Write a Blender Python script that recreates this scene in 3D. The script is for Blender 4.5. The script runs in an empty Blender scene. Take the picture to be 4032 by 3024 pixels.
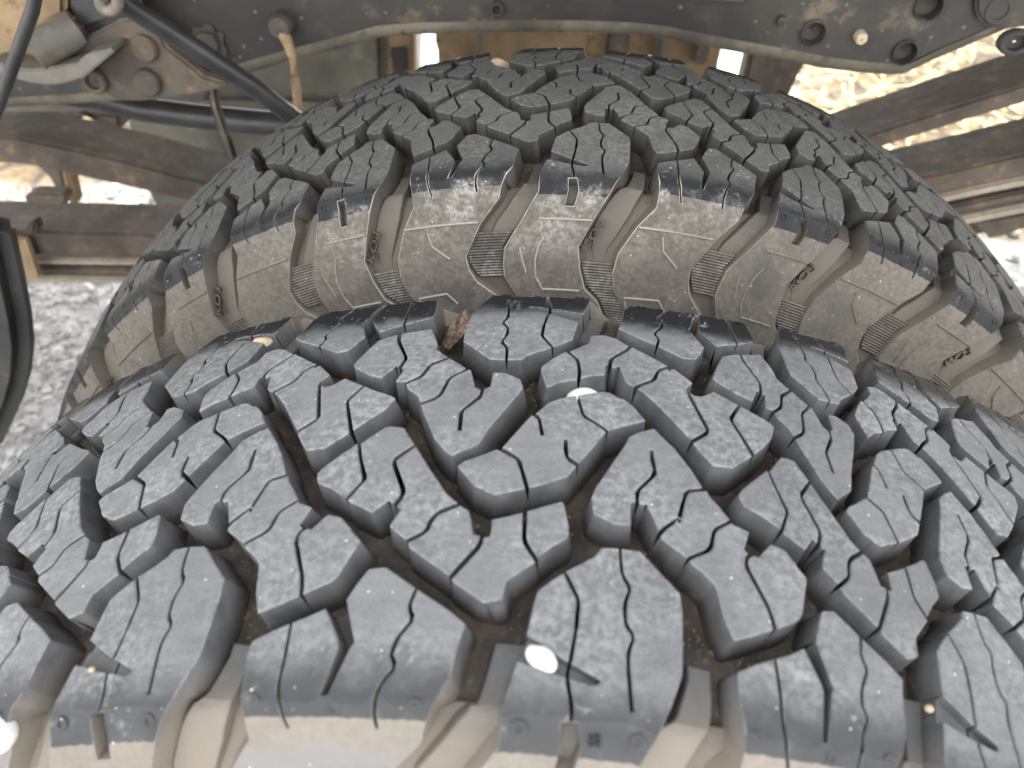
import bpy, bmesh, math, random
import numpy as np
from mathutils import Matrix, Vector
from mathutils.geometry import delaunay_2d_cdt

scene = bpy.context.scene
COL = scene.collection
R = math.radians
Z0 = 0.40                                   # height of the axle above the ground (m)

# ---------------------------------------------------------------- camera
FPX = 3044.6                                # focal length in pixels of the 4032 px wide photograph
CAM = np.array([0.0, -0.1690, 0.58055 + Z0])
ROT = np.array([[0.99633071, -0.05873103, 0.06225578],
                [0.08558575, 0.67993098, -0.72826434],
                [0.00044208, 0.73092033, 0.68246265]])
cam_d = bpy.data.cameras.new('camera')
cam_d.sensor_fit = 'HORIZONTAL'
cam_d.sensor_width = 9.8
cam_d.lens = 9.8 * FPX / 4032
cam_d.clip_start = 0.01
cam_d.clip_end = 500
cam_d.dof.use_dof = True
cam_d.dof.focus_distance = 0.34
cam_d.dof.aperture_fstop = 3.0
cam = bpy.data.objects.new('camera', cam_d)
COL.objects.link(cam)
m4 = Matrix([list(ROT[0]) + [CAM[0]], list(ROT[1]) + [CAM[1]], list(ROT[2]) + [CAM[2]], [0, 0, 0, 1]])
cam.matrix_world = m4
scene.camera = cam

# ---------------------------------------------------------------- sky and sun
SUN_EL, SUN_AZ = R(47), R(8)                # sun stands behind the truck, a little to the right
world = bpy.data.worlds.new('World')
scene.world = world
world.use_nodes = True
wn = world.node_tree
sky = wn.nodes.new('ShaderNodeTexSky')
sky.sky_type = 'NISHITA'
sky.sun_disc = False
sky.sun_elevation = SUN_EL
sky.sun_rotation = SUN_AZ
sky.dust_density = 4.0
sky.ozone_density = 0.6
bg = wn.nodes['Background']
bg.inputs['Strength'].default_value = 0.15
hs = wn.nodes.new('ShaderNodeHueSaturation')      # thin high haze: a paler sky
hs.inputs['Saturation'].default_value = 0.10
wn.links.new(sky.outputs['Color'], hs.inputs['Color'])
wn.links.new(hs.outputs['Color'], bg.inputs['Color'])
sun_d = bpy.data.lights.new('sun', 'SUN')
sun_d.energy = 2.0
sun_d.angle = R(0.5)
sun_d.color = (1.0, 0.93, 0.80)
sun = bpy.data.objects.new('sun', sun_d)
COL.objects.link(sun)
sdir = Vector((math.sin(SUN_AZ) * math.cos(SUN_EL), math.cos(SUN_AZ) * math.cos(SUN_EL), math.sin(SUN_EL)))
sun.rotation_euler = sdir.to_track_quat('Z', 'Y').to_euler()
sun.location = (0, 6, 6)
scene.view_settings.view_transform = 'Standard'
scene.view_settings.look = 'None'
scene.view_settings.gamma = 1
scene.view_settings.exposure = 2.9
scene.render.engine = 'CYCLES'
scene.cycles.max_bounces = 8
scene.cycles.use_denoising = True

# ---------------------------------------------------------------- helpers
def tag(o, label=None, cat=None, group=None, kind=None):
    if label: o['label'] = label
    if cat: o['category'] = cat
    if group: o['group'] = group
    if kind: o['kind'] = kind
    return o

def link(name, me, parent=None, mat=None):
    o = bpy.data.objects.new(name, me)
    COL.objects.link(o)
    if mat is not None and me is not None and not me.materials:
        me.materials.append(mat)
    if parent is not None: o.parent = parent
    return o

def empty(name, loc=(0, 0, 0)):
    o = bpy.data.objects.new(name, None)
    o.empty_display_size = 0.05
    COL.objects.link(o)
    o.location = loc
    return o

def ray(px, py):
    d = ROT @ np.array([(px - 2016) / FPX, -(py - 1512) / FPX, -1.0])
    return d / np.linalg.norm(d)

def at(px, py, y):
    d = ray(px, py)
    return CAM + d * (y - CAM[1]) / d[1]

def at_z(px, py, z):
    d = ray(px, py)
    return CAM + d * (z - CAM[2]) / d[2]

# ---------------------------------------------------------------- materials
class NT:
    def __init__(self, name):
        self.m = bpy.data.materials.new(name)
        self.m.use_nodes = True
        self.t = self.m.node_tree
        self.b = self.t.nodes['Principled BSDF']
    def n(self, typ, **kw):
        nd = self.t.nodes.new(typ)
        for k, v in kw.items():
            if k.startswith('i_'):
                nd.inputs[k[2:].replace('_', ' ')].default_value = v
            else: setattr(nd, k, v)
        return nd
    def l(self, a, b): self.t.links.new(a, b)
    def mix(self, fac, a, b, blend='MIX'):
        nd = self.t.nodes.new('ShaderNodeMix'); nd.data_type = 'RGBA'; nd.blend_type = blend
        for sock, v in ((nd.inputs[0], fac), (nd.inputs[6], a), (nd.inputs[7], b)):
            if hasattr(v, 'links') or isinstance(v, bpy.types.NodeSocket): self.l(v, sock)
            elif isinstance(v, (int, float)): sock.default_value = v
            else: sock.default_value = (*v, 1)
        return nd.outputs[2]
    def math(self, op, a, b=None, c=None, clamp=False):
        nd = self.t.nodes.new('ShaderNodeMath'); nd.operation = op; nd.use_clamp = clamp
        for i, v in enumerate((a, b, c)):
            if v is None: continue
            if isinstance(v, bpy.types.NodeSocket): self.l(v, nd.inputs[i])
            else: nd.inputs[i].default_value = v
        return nd.outputs[0]
    def ramp(self, v, lo, hi, a=0.0, b=1.0):
        nd = self.t.nodes.new('ShaderNodeMapRange'); nd.interpolation_type = 'SMOOTHSTEP'; nd.clamp = True
        self.l(v, nd.inputs[0])
        for i, x in enumerate((lo, hi, a, b)): nd.inputs[i + 1].default_value = x
        return nd.outputs[0]
    def coords(self, rnd=True):
        tc = self.n('ShaderNodeTexCoord')
        if not rnd: return tc.outputs['Object']
        oi = self.n('ShaderNodeObjectInfo')
        v = self.n('ShaderNodeVectorMath', operation='MULTIPLY_ADD')
        self.l(oi.outputs['Random'], v.inputs[0]); v.inputs[1].default_value = (7.1, 3.3, 5.7)
        self.l(tc.outputs['Object'], v.inputs[2])
        return v.outputs[0]
    def noise(self, co, scale, detail=4, rough=.55, dist=0.0):
        nd = self.n('ShaderNodeTexNoise'); nd.inputs['Scale'].default_value = scale
        nd.inputs['Detail'].default_value = detail; nd.inputs['Roughness'].default_value = rough
        nd.inputs['Distortion'].default_value = dist
        self.l(co, nd.inputs['Vector']); return nd.outputs[0]
    def voro(self, co, scale):
        nd = self.n('ShaderNodeTexVoronoi'); nd.inputs['Scale'].default_value = scale
        self.l(co, nd.inputs['Vector']); return nd
    def bump(self, h, strength=.3, dist=.001):
        nd = self.n('ShaderNodeBump'); nd.inputs['Strength'].default_value = strength; nd.inputs['Distance'].default_value = dist
        self.l(h, nd.inputs['Height']); self.l(nd.outputs[0], self.b.inputs['Normal'])

def rubber(name, dust, tan, black=(.016, .017, .019), amount=1.0, bloom=0.0, band=.0, rough_tan=1.0, cool=0.0):
    M = NT(name)
    co = M.coords()
    ae = M.n('ShaderNodeAttribute', attribute_name='e').outputs['Fac']     # mm past the dirt line on the shoulder
    al = M.n('ShaderNodeAttribute', attribute_name='lev').outputs['Fac']   # mm below the tread surface
    n1 = M.noise(co, 90, 5, .6); n2 = M.noise(co, 420, 4, .65); n3 = M.noise(co, 28, 3, .5); n4 = M.noise(co, 1500, 2, .6)
    top = M.ramp(al, .9, .25)
    wob = M.math('MULTIPLY_ADD', n1, 22.0, -11.0)
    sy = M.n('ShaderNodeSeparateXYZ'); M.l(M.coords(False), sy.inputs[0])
    inb = M.ramp(sy.outputs[1], .02, -.02)                                    # inboard shoulder kept blacker: its dark reflection is painted in, besides less dust
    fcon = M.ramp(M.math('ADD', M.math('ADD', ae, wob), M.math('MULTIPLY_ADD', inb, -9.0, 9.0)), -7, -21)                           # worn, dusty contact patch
    ftan = M.ramp(M.math('ADD', ae, M.math('MULTIPLY_ADD', n2, 1.4, -.7)), -.25, .45)
    dustv = M.mix(M.ramp(n2, .35, .68), tuple(c * .66 for c in dust), tuple(c * 1.22 for c in dust))
    dustv = M.mix(M.ramp(n3, .35, .7), dustv, tuple(c * .8 for c in dust))
    oi = M.n('ShaderNodeObjectInfo')
    dustv = M.mix(1.0, dustv, M.math('MULTIPLY_ADD', oi.outputs['Random'], .24, .88), 'MULTIPLY')
    mp = M.n('ShaderNodeMapping'); M.l(co, mp.inputs[0]); mp.inputs['Scale'].default_value = (45, 420, 45); mp.inputs['Rotation'].default_value = (.3, .2, .6)
    n5 = M.noise(mp.outputs[0], 1.0, 4, .7)
    dustv = M.mix(.8, dustv, M.math('MULTIPLY_ADD', M.ramp(n5, .3, .7), .16, .92), 'MULTIPLY')
    nick = M.math('MULTIPLY', M.ramp(n5, .66, .74), M.ramp(n2, .5, .62))
    dustv = M.mix(M.math('MULTIPLY', nick, .6), dustv, tuple(c * .4 for c in dust))
    grain = M.math('MULTIPLY_ADD', n4, 1.1, .45)
    dustv = M.mix(.6, dustv, grain, 'MULTIPLY')
    famt = M.math('MULTIPLY', M.math('MULTIPLY', top, fcon), M.math('MULTIPLY_ADD', M.ramp(n1, .25, .6), .25, .72 * amount))
    # black shoulder band carries smears of dust
    smear = M.math('MULTIPLY', M.ramp(n1, .52, .8), M.ramp(n2, .4, .75))
    black2 = M.mix(M.math('MULTIPLY', inb, M.math('MULTIPLY_ADD', n1, .5, band - .25, clamp=True)), black, tuple(c * .55 for c in dust))  # band greys the outboard shoulder, painting in its sky sheen
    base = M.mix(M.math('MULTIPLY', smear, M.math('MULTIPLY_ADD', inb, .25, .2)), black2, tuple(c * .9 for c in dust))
    base = M.mix(famt, base, dustv)
    tanv = M.mix(M.ramp(n1, .3, .7), tuple(c * (1 - .26 * rough_tan) for c in tan), tan)
    tanv = M.mix(M.math('MULTIPLY', M.ramp(n2, .35, .72), rough_tan), tanv, tuple(min(1, c * 1.22) for c in tan))
    tanv = M.mix(M.math('MULTIPLY', M.ramp(n3, .56, .7), .55 * rough_tan), tanv, (.07, .073, .075))
    tanv = M.mix(M.math('MULTIPLY', M.ramp(M.math('ADD', ae, M.math('MULTIPLY_ADD', n1, 8, -4)), 5, 14), cool), tanv, tuple(sum(tan) / 3 * k for k in (.99, 1.0, 1.06)))
    tanv = M.mix(M.ramp(n3, .40, .66, 0, .35 * rough_tan), tanv, tuple(c * .62 for c in tan))
    base = M.mix(M.math('MULTIPLY', ftan, top), base, tanv)
    # chalky scuffs near the shoulder, salt bloom on part of the sidewall
    chk = M.math('MULTIPLY', M.math('MULTIPLY', M.ramp(n2, .48, .72), M.ramp(n1, .56, .72)), M.math('MULTIPLY', M.ramp(ae, -40, -18), M.ramp(ae, 0, -6)))
    base = M.mix(M.math('MULTIPLY', M.math('MULTIPLY', chk, top), .65), base, (.46, .47, .47))
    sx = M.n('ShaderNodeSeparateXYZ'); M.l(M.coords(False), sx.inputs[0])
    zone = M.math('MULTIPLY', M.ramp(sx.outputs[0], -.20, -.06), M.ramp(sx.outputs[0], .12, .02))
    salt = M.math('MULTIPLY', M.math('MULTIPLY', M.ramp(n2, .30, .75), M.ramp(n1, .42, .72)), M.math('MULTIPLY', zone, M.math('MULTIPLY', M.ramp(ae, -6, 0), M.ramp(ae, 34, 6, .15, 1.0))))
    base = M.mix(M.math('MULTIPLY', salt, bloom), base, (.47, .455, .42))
    # groove walls and floors: brownish film, thicker towards the sidewall
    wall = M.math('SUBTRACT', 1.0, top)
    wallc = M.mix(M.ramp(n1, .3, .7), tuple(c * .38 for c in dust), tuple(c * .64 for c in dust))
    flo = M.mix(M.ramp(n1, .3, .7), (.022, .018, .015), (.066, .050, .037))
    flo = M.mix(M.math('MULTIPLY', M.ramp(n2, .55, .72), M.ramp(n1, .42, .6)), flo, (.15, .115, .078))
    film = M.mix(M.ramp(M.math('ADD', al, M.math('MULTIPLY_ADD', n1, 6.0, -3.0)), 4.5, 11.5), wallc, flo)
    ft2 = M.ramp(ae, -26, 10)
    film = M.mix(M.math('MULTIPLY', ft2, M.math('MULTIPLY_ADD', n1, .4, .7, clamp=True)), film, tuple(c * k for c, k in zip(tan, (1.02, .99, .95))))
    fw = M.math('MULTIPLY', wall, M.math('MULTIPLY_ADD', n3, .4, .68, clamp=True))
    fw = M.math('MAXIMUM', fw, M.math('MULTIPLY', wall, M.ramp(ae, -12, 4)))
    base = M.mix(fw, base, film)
    # scuffed, paler arrises
    hi = M.math('MULTIPLY', M.ramp(al, .05, .3), M.ramp(al, .75, .4))
    base = M.mix(M.math('MULTIPLY', hi, M.math('MULTIPLY', M.ramp(n2, .3, .6), .55)), base, tuple(c * 1.35 for c in dust))
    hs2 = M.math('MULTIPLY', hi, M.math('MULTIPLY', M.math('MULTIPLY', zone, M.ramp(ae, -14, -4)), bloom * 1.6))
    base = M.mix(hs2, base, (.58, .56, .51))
    hs3 = M.math('MULTIPLY', hi, M.math('MULTIPLY', M.ramp(ae, -4, 2), M.ramp(n1, .3, .55)))
    base = M.mix(M.math('MULTIPLY', hs3, .4), base, tuple(min(1, c * 1.7) for c in tan))
    # mica specks
    vo = M.voro(co, 420)
    sel = M.n('ShaderNodeSeparateColor'); M.l(vo.outputs['Color'], sel.inputs[0])
    sp = M.math('MULTIPLY', M.ramp(vo.outputs['Distance'], .16, .08), M.math('GREATER_THAN', sel.outputs[0], .84))
    sp = M.math('MULTIPLY', sp, M.math('MULTIPLY_ADD', top, .9, .1))
    base = M.mix(M.math('MULTIPLY', sp, M.ramp(n1, .42, .58)), base, (.75, .74, .70))
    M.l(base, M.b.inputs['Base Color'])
    rg = M.math('MULTIPLY_ADD', M.math('MAXIMUM', famt, M.math('MULTIPLY', ftan, top)), .26, .56)
    rg = M.math('ADD', rg, M.math('MULTIPLY_ADD', n2, .2, -.1))
    M.l(rg, M.b.inputs['Roughness'])
    M.b.inputs['Specular IOR Level'].default_value = .19
    M.bump(M.math('ADD', M.math('MULTIPLY', n2, .7), M.math('MULTIPLY', n4, .5)), .38, .0005)
    return M.m

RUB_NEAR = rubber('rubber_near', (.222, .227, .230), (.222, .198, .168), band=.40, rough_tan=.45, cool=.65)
RUB_FAR = rubber('rubber_far', (.118, .116, .108), (.140, .125, .105), amount=.95, bloom=1.0, band=.12)  # darker dust tone, partly the shade under the bed put into the colour

def simple(name, cols, scale=20, rough=.7, metal=0.0, spec=.4, bump=.3, bd=.002, spots=None):
    M = NT(name)
    co = M.coords(False)
    n1 = M.noise(co, scale, 5, .6); n2 = M.noise(co, scale * 5, 4, .65)
    c = M.mix(M.ramp(n1, .33, .68), cols[0], cols[1])
    if len(cols) > 2: c = M.mix(M.math('MULTIPLY', M.ramp(n2, .52, .7), M.ramp(n1, .4, .62)), c, cols[2])
    if spots:
        vo = M.voro(co, spots[1]); sel = M.n('ShaderNodeSeparateColor'); M.l(vo.outputs['Color'], sel.inputs[0])
        s = M.math('MULTIPLY', M.ramp(vo.outputs['Distance'], .32, .2), M.math('GREATER_THAN', sel.outputs[0], spots[2]))
        c = M.mix(s, c, spots[0])
    M.l(c, M.b.inputs['Base Color'])
    M.b.inputs['Roughness'].default_value = rough
    M.b.inputs['Metallic'].default_value = metal
    M.b.inputs['Specular IOR Level'].default_value = spec
    M.bump(M.math('ADD', n1, M.math('MULTIPLY', n2, .5)), bump, bd)
    return M.m

# ---------------------------------------------------------------- tyre: profile and flat tread pattern
RC, YE, R0 = 0.42791, 0.09, 0.4
SIDE = [(.0965, .3815), (.1005, .374), (.1045, .364), (.108, .352), (.1108, .338), (.1125, .322), (.113, .305),
        (.112, .287), (.108, .266), (.102, .25), (.094, .238)]

def catmull(pts, n=8):
    out = []
    for i in range(1, len(pts) - 1):
        p0, p1, p2 = pts[i - 1], pts[i], pts[i + 1]; p3 = pts[min(i + 2, len(pts) - 1)]
        for t in np.linspace(0, 1, n + 1)[1:]:
            out.append(.5 * (2 * p1 + (p2 - p0) * t + (2 * p0 - 5 * p1 + 4 * p2 - p3) * t * t + (3 * p1 - p0 - 3 * p2 + p3) * t ** 3))
    return out

class Profile:
    def __init__(self, ye, side, smooth=True):
        ys = np.linspace(0, ye, 60)
        crown = [np.array((y, R0 - y * y / 2 / RC)) for y in ys]
        sd = [np.array(p) for p in side]
        rest = catmull([crown[-4], crown[-1]] + sd, 12) if smooth else None
        if not smooth:
            rest = []
            chain = [crown[-1]] + sd
            for a, b in zip(chain[:-1], chain[1:]):
                for t in np.linspace(0, 1, 9)[1:]: rest.append(a + (b - a) * t)
        P = np.array(crown + rest)
        self.S = np.concatenate([[0], np.cumsum(np.hypot(*np.diff(P, axis=0).T))])
        self.P = P
    def at(self, s, d):
        """point (y, r) at arc length s (m, signed), d metres below the surface"""
        a = np.abs(s)
        y = np.interp(a, self.S, self.P[:, 0]); r = np.interp(a, self.S, self.P[:, 1])
        h = .0015
        ty = np.interp(a + h, self.S, self.P[:, 0]) - np.interp(np.maximum(a - h, 0), self.S, self.P[:, 0])
        tr = np.interp(a + h, self.S, self.P[:, 1]) - np.interp(np.maximum(a - h, 0), self.S, self.P[:, 1])
        L = np.hypot(ty, tr); ny, nr = -tr / L, ty / L
        return np.sign(s) * (y - ny * d), r - nr * d

GEN = Profile(YE, SIDE)
LUG1 = Profile(.0872, [(.0928, .3857), (.0975, .3752), (.1012, .3660), (.1050, .3560), (.1084, .3440), (.1108, .3290), (.1125, .3120), (.1128, .298), (.112, .284), (.108, .266), (.102, .25), (.094, .238)], False)
LUG2 = Profile(.0838, [(.0880, .3876), (.0945, .3762), (.0990, .3675), (.1036, .3570), (.1076, .3450), (.1104, .3300), (.1123, .3130), (.1128, .298), (.112, .284), (.108, .266), (.102, .25), (.094, .238)], False)
DEPTH_S = np.array([0, 66, 78, 88, 98, 110, 125, 150, 162, 172, 260]) / 1000
DEPTH_D = np.array([12.5, 12.5, 12.0, 11.0, 9.4, 7.0, 4.8, 3.2, 2.8, .4, .0]) / 1000
FLOORP = Profile(.0838, [(.0885, .3874), (.0945, .3772), (.0990, .3680), (.1036, .3573), (.1076, .3450), (.1104, .3300), (.1123, .3130), (.1128, .298), (.112, .284), (.108, .266), (.102, .25), (.094, .238)])
def floor_at(s, extra=0.0):
    return FLOORP.at(s, np.interp(np.abs(s), DEPTH_S, DEPTH_D) + extra)

PITCH = 131.0                                # mm of tread per pattern period
KN = np.array([-2., -1., -.5, 0., .5, 1., 2.])
NPER = 20
PH_C = -0.02105
def theta_map(vals):
    rest = (2 * math.pi - (vals[-1] - vals[0])) / (NPER - 4)
    k = np.concatenate([[-2 - 8], KN, [2 + 18]])
    v = np.concatenate([[vals[0] - 8 * rest], vals, [vals[-1] + 18 * rest]])
    return lambda u: np.interp(u + PH_C, k, v)
TH_NEAR = theta_map(np.array([-.65681, -.32243, -.16135, .00804, .16834, .28608, .5236]))
TH_FAR = theta_map(np.array([-.58266, -.30973, -.17327, -.01108, .14224, .28177, .55533]))

# ---------------------------------------------------------------- tread pattern: outlines and sipes (mm round the tyre, mm across it)
PAT = {
'P': ([(-17.9,-5.7),(-17.0,-5.5),(-8.7,9.9),(-7.4,10.8),(-3.8,16.1),(-0.3,18.5),(5.3,20.6),(10.9,22.6),(15.0,23.7),(17.0,23.6),(20.1,21.0),(21.8,20.8),(24.7,17.8),(27.1,13.9),(28.7,11.4),(24.1,9.2),(17.4,5.9),(15.2,4.3),(11.4,-2.4),(6.8,-9.7),(3.2,-15.5),(-2.1,-18.2),(-7.5,-20.5),(-17.4,-23.7),(-20.3,-22.4),(-20.4,-22.1),(-23.9,-20.5),(-25.5,-18.3),(-29.7,-13.2),(-27.7,-11.1),(-23.8,-9.2)],
  [[(-18.0,-5.5),(-16.9,-5.9),(-11.5,-9.7),(-10.7,-12.3),(-8.1,-20.9)],
   [(-8.1,10.2),(-6.5,9.1),(-4.9,0.8)],
   [(2.4,-0.2),(2.4,-4.1),(3.1,-8.2),(6.4,-10.3),(6.7,-11.2)],
   [(5.7,20.2),(7.9,10.9),(12.2,7.9),(15.8,4.8),(16.3,2.7)]]),
'LA': ([(-74.0,-15.0),(-72.6,-12.6),(-63.4,-3.2),(-61.7,-3.0),(-59.8,-0.7),(-55.1,4.0),(-52.9,4.0),(-49.1,3.2),(-47.7,0.6),(-44.1,-4.7),(-37.9,-14.6),(-31.6,-23.8),(-27.8,-27.2),(-26.7,-28.2),(-24.4,-29.7),(-23.5,-32.5),(-22.2,-37.7),(-20.3,-38.0),(-19.6,-38.5),(-18.7,-38.6),(-17.3,-38.0),(-17.0,-32.9),(-17.4,-32.8),(-8.8,-29.6),(2.0,-24.8),(2.7,-25.7),(4.3,-32.9),(4.4,-36.5),(3.5,-37.5),(-0.2,-40.3),(-3.3,-43.5),(-4.6,-45.6),(-11.6,-51.6),(-12.0,-53.3),(-12.3,-56.9),(-14.7,-57.7),(-17.3,-58.4),(-17.0,-58.4),(-25.7,-52.7),(-27.2,-50.9),(-39.4,-42.6),(-40.5,-40.2),(-46.3,-35.7),(-46.3,-35.0),(-45.3,-32.4),(-43.9,-29.5),(-45.6,-28.5),(-46.6,-27.4),(-48.4,-26.5),(-50.1,-27.9),(-52.6,-30.6),(-56.7,-28.4),(-60.5,-26.4),(-62.0,-24.9),(-67.8,-21.1),(-72.8,-18.8),(-73.6,-17.0)],
  [[(-62.8,-2.5),(-61.0,-8.8),(-57.8,-17.1),(-57.7,-18.5),(-61.6,-25.7)],
   [(-44.0,-4.5),(-44.4,-4.9),(-49.5,-10.2),(-49.4,-12.3),(-44.7,-22.4),(-44.6,-24.1),(-46.1,-27.8)],
   [(-27.1,-27.2),(-28.1,-28.0),(-33.1,-30.5),(-34.8,-33.2),(-35.4,-36.3),(-36.3,-37.6),(-40.5,-40.3)],
   [(-19.6,-37.8),(-19.9,-41.1),(-26.9,-51.4)],
   [(-8.2,-29.0),(-7.8,-38.9),(-5.3,-42.8),(-3.4,-45.5)]]),
'LB': ([(31.3,8.2),(25.8,5.3),(23.0,3.2),(21.5,-0.8),(16.9,-9.7),(12.1,-19.2),(11.0,-22.6),(11.8,-28.2),(14.7,-29.5),(17.7,-31.1),(22.8,-30.8),(22.7,-23.3),(23.6,-22.4),(24.7,-22.4),(25.8,-23.2),(27.8,-23.0),(28.8,-25.4),(30.7,-30.3),(32.0,-34.9),(31.9,-34.6),(38.9,-39.3),(40.4,-41.3),(43.0,-43.1),(46.7,-46.7),(47.5,-50.4),(48.6,-56.2),(50.9,-61.9),(56.0,-60.0),(62.5,-57.1),(63.8,-56.6),(71.2,-53.0),(72.7,-51.1),(74.7,-45.7),(76.8,-40.3),(73.0,-36.6),(73.1,-36.2),(69.3,-32.2),(64.9,-30.9),(60.7,-36.0),(59.4,-35.7),(57.0,-35.0),(56.3,-34.1),(58.6,-28.0),(56.7,-27.2),(53.7,-26.2),(53.1,-24.9),(50.1,-20.4),(47.5,-17.2),(46.8,-15.3),(45.6,-14.4),(42.3,-7.4),(38.0,-0.5),(38.7,-1.3)],
  [[(30.1,-1.5),(30.2,-5.0),(30.9,-10.1),(30.2,-12.0),(25.0,-18.5),(24.9,-21.4),(25.0,-24.0)],
   [(46.0,-14.6),(45.3,-15.0),(40.4,-16.2),(39.3,-19.8),(37.2,-27.7),(37.3,-26.7),(32.2,-31.2),(30.1,-34.5)],
   [(53.6,-24.7),(53.0,-25.3),(47.9,-28.9),(46.6,-34.6),(45.3,-36.3),(39.7,-39.4),(38.7,-40.5)],
   [(58.9,-35.0),(57.3,-35.8),(56.4,-39.2),(57.8,-42.4),(61.6,-50.8),(62.7,-55.1),(62.9,-57.7)]]),
'MA': ([(0.7,45.5),(-3.6,40.5),(-7.1,35.4),(-7.0,32.5),(-4.8,24.1),(-0.0,27.5),(5.5,29.3),(9.5,31.8),(15.4,33.4),(15.4,39.0),(17.2,40.4),(18.5,37.7),(20.6,39.0),(22.6,30.3),(25.1,28.2),(28.0,26.4),(33.1,20.3),(43.6,5.2),(45.2,2.0),(49.9,-4.7),(56.3,-4.3),(63.6,2.1),(65.0,3.6),(73.6,12.4),(76.0,18.0),(74.1,19.5),(68.1,22.5),(63.6,25.3),(62.3,26.0),(54.2,31.0),(49.7,27.4),(46.8,27.2),(45.4,28.6),(43.8,30.3),(46.9,34.3),(44.8,36.7),(40.5,41.3),(38.6,39.3),(38.7,42.3),(34.2,45.6),(26.2,51.8),(24.5,52.6),(19.7,56.7),(15.2,58.6),(10.2,57.1),(9.5,52.0),(6.0,48.8),(2.0,45.3)],
  [[(1.2,46.2),(5.4,40.8),(6.2,33.8),(5.8,28.5)],
   [(25.4,53.0),(24.0,49.9),(17.6,43.0),(17.1,39.0)],
   [(39.7,42.2),(38.6,41.7),(35.0,39.3),(32.9,33.1),(27.1,29.0),(24.5,25.6)],
   [(44.9,28.0),(45.3,26.2),(49.8,11.1),(49.3,9.4),(43.2,4.0)],
   [(62.9,25.9),(58.5,18.1),(64.2,2.4),(64.2,2.0)]]),
'MB': ([(-62.7,57.8),(-66.6,56.0),(-69.9,54.2),(-73.2,46.8),(-75.9,39.4),(-74.8,37.3),(-68.2,32.3),(-62.6,29.7),(-60.9,32.6),(-58.7,36.1),(-57.5,35.6),(-55.1,34.3),(-56.8,27.2),(-53.2,26.8),(-51.7,23.0),(-47.4,18.9),(-45.8,15.3),(-44.1,10.4),(-38.2,-2.0),(-34.6,-6.7),(-31.9,-9.2),(-30.7,-7.9),(-24.6,-4.4),(-22.8,0.2),(-22.1,2.8),(-16.7,13.9),(-12.6,23.5),(-13.9,27.9),(-19.5,31.2),(-23.3,31.1),(-23.5,23.5),(-25.4,22.1),(-26.1,21.5),(-28.7,23.0),(-31.4,32.7),(-32.3,33.2),(-33.3,33.8),(-39.7,39.8),(-40.9,40.9),(-45.7,45.9),(-46.0,49.4),(-46.9,52.6),(-50.2,60.8),(-55.2,59.3),(-61.1,58.0)],
  [[(-62.1,58.5),(-61.5,53.4),(-55.8,41.1),(-57.1,35.0),(-56.8,32.8)],
   [(-40.2,40.6),(-40.7,39.8),(-46.1,36.4),(-48.1,29.5),(-53.3,25.7)],
   [(-32.6,33.5),(-33.4,32.4),(-38.0,28.5),(-39.7,19.6),(-41.2,17.3),(-46.0,14.6)],
   [(-26.0,22.1),(-26.3,18.2),(-31.7,10.8),(-31.0,1.8)]]),
}
S1_SIPES = [[(19.6,-39.0),(19.8,-43.6),(20.3,-47.5),(22.5,-50.5),(20.8,-55.8),(21.1,-61.3),(23.5,-64.0),(21.8,-68.6),(21.9,-73.3),(22.9,-83.1)],[(3.8,-47.7),(4.5,-49.0),(8.1,-55.5),(7.7,-63.4),(6.5,-72.1),(6.1,-73.3),(5.8,-76.6),(7.4,-83.5),(7.3,-86.7)]]
S2_SIPES = [[(-35.6,-54.8),(-36.3,-57.6),(-36.8,-60.5),(-35.1,-63.5),(-38.7,-69.1),(-39.5,-73.0),(-39.5,-73.3),(-37.8,-76.3),(-40.7,-80.1),(-41.9,-84.4),(-42.2,-88.8),(-41.6,-92.5)],[(-69.0,-65.2),(-68.5,-73.9),(-68.6,-81.0),(-67.0,-89.2),(-65.7,-93.1)]]
S1_OUT = [(14.3,-39.3),(19.4,-39.0),(25.4,-39.3),(31.3,-45.6),(36.4,-50.8),(36.8,-56),(36.5,-66),(36.1,-72.8),(34.9,-76),(31.3,-84.4),(26,-95.4),(20,-106),(12.4,-120.5),(14.3,-131.8),(18.2,-141.9),(27.1,-148.5),(34.3,-160),(36,-165),
          (-12,-165),(-15,-157),(-23,-146.7),(-26.4,-141.2),(-29.7,-136),(-29.6,-129.2),(-28.7,-121.8),(-18.7,-107.9),(-10,-94.3),(-9.6,-83.8),(-6.8,-72.5),(-5.0,-66.5),(-3.8,-58.2),(-3.1,-54),(.6,-50.5),(4.5,-47.4),(9.1,-44.5),(12.5,-42.1)]
S1_SLOTS = [([(-12,-74.5),(-6.7,-73.4),(2.8,-75.9),(12.7,-77.8),(14.4,-77.2),(14.6,-76.2),(4.6,-71.8),(-4.6,-66.5),(-10,-63.5)], 3.2),
            ([(4.6,-87.2),(9.1,-86.8),(10.4,-92.9),(9.4,-98),(8.4,-101),(3.6,-101),(5.0,-93.4)], 5.5)]
S2_OUT = [(-79.6,-70),(-74.4,-67.3),(-69.1,-65.2),(-64.1,-63.2),(-59.8,-61.1),(-57.5,-60.0),(-54.4,-58.6),(-52.3,-53.8),(-49.8,-49.3),(-45.1,-48.8),(-36,-54.8),(-25.2,-61.4),(-21.2,-64.5),(-22,-67.2),(-22.9,-72.1),(-23.6,-78.2),(-26.4,-83.7),(-29,-90),(-30.4,-96),(-41,-107.8),(-50.8,-123.6),(-50,-130),(-46.3,-136.6),(-33.6,-146.3),(-25,-156),(-21,-165),
          (-72,-165),(-77,-157),(-88,-147),(-94.5,-140),(-97,-131),(-95.5,-121),(-87,-107),(-78.2,-96.6),(-78.2,-89),(-79.3,-80),(-79.8,-74)]
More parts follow.
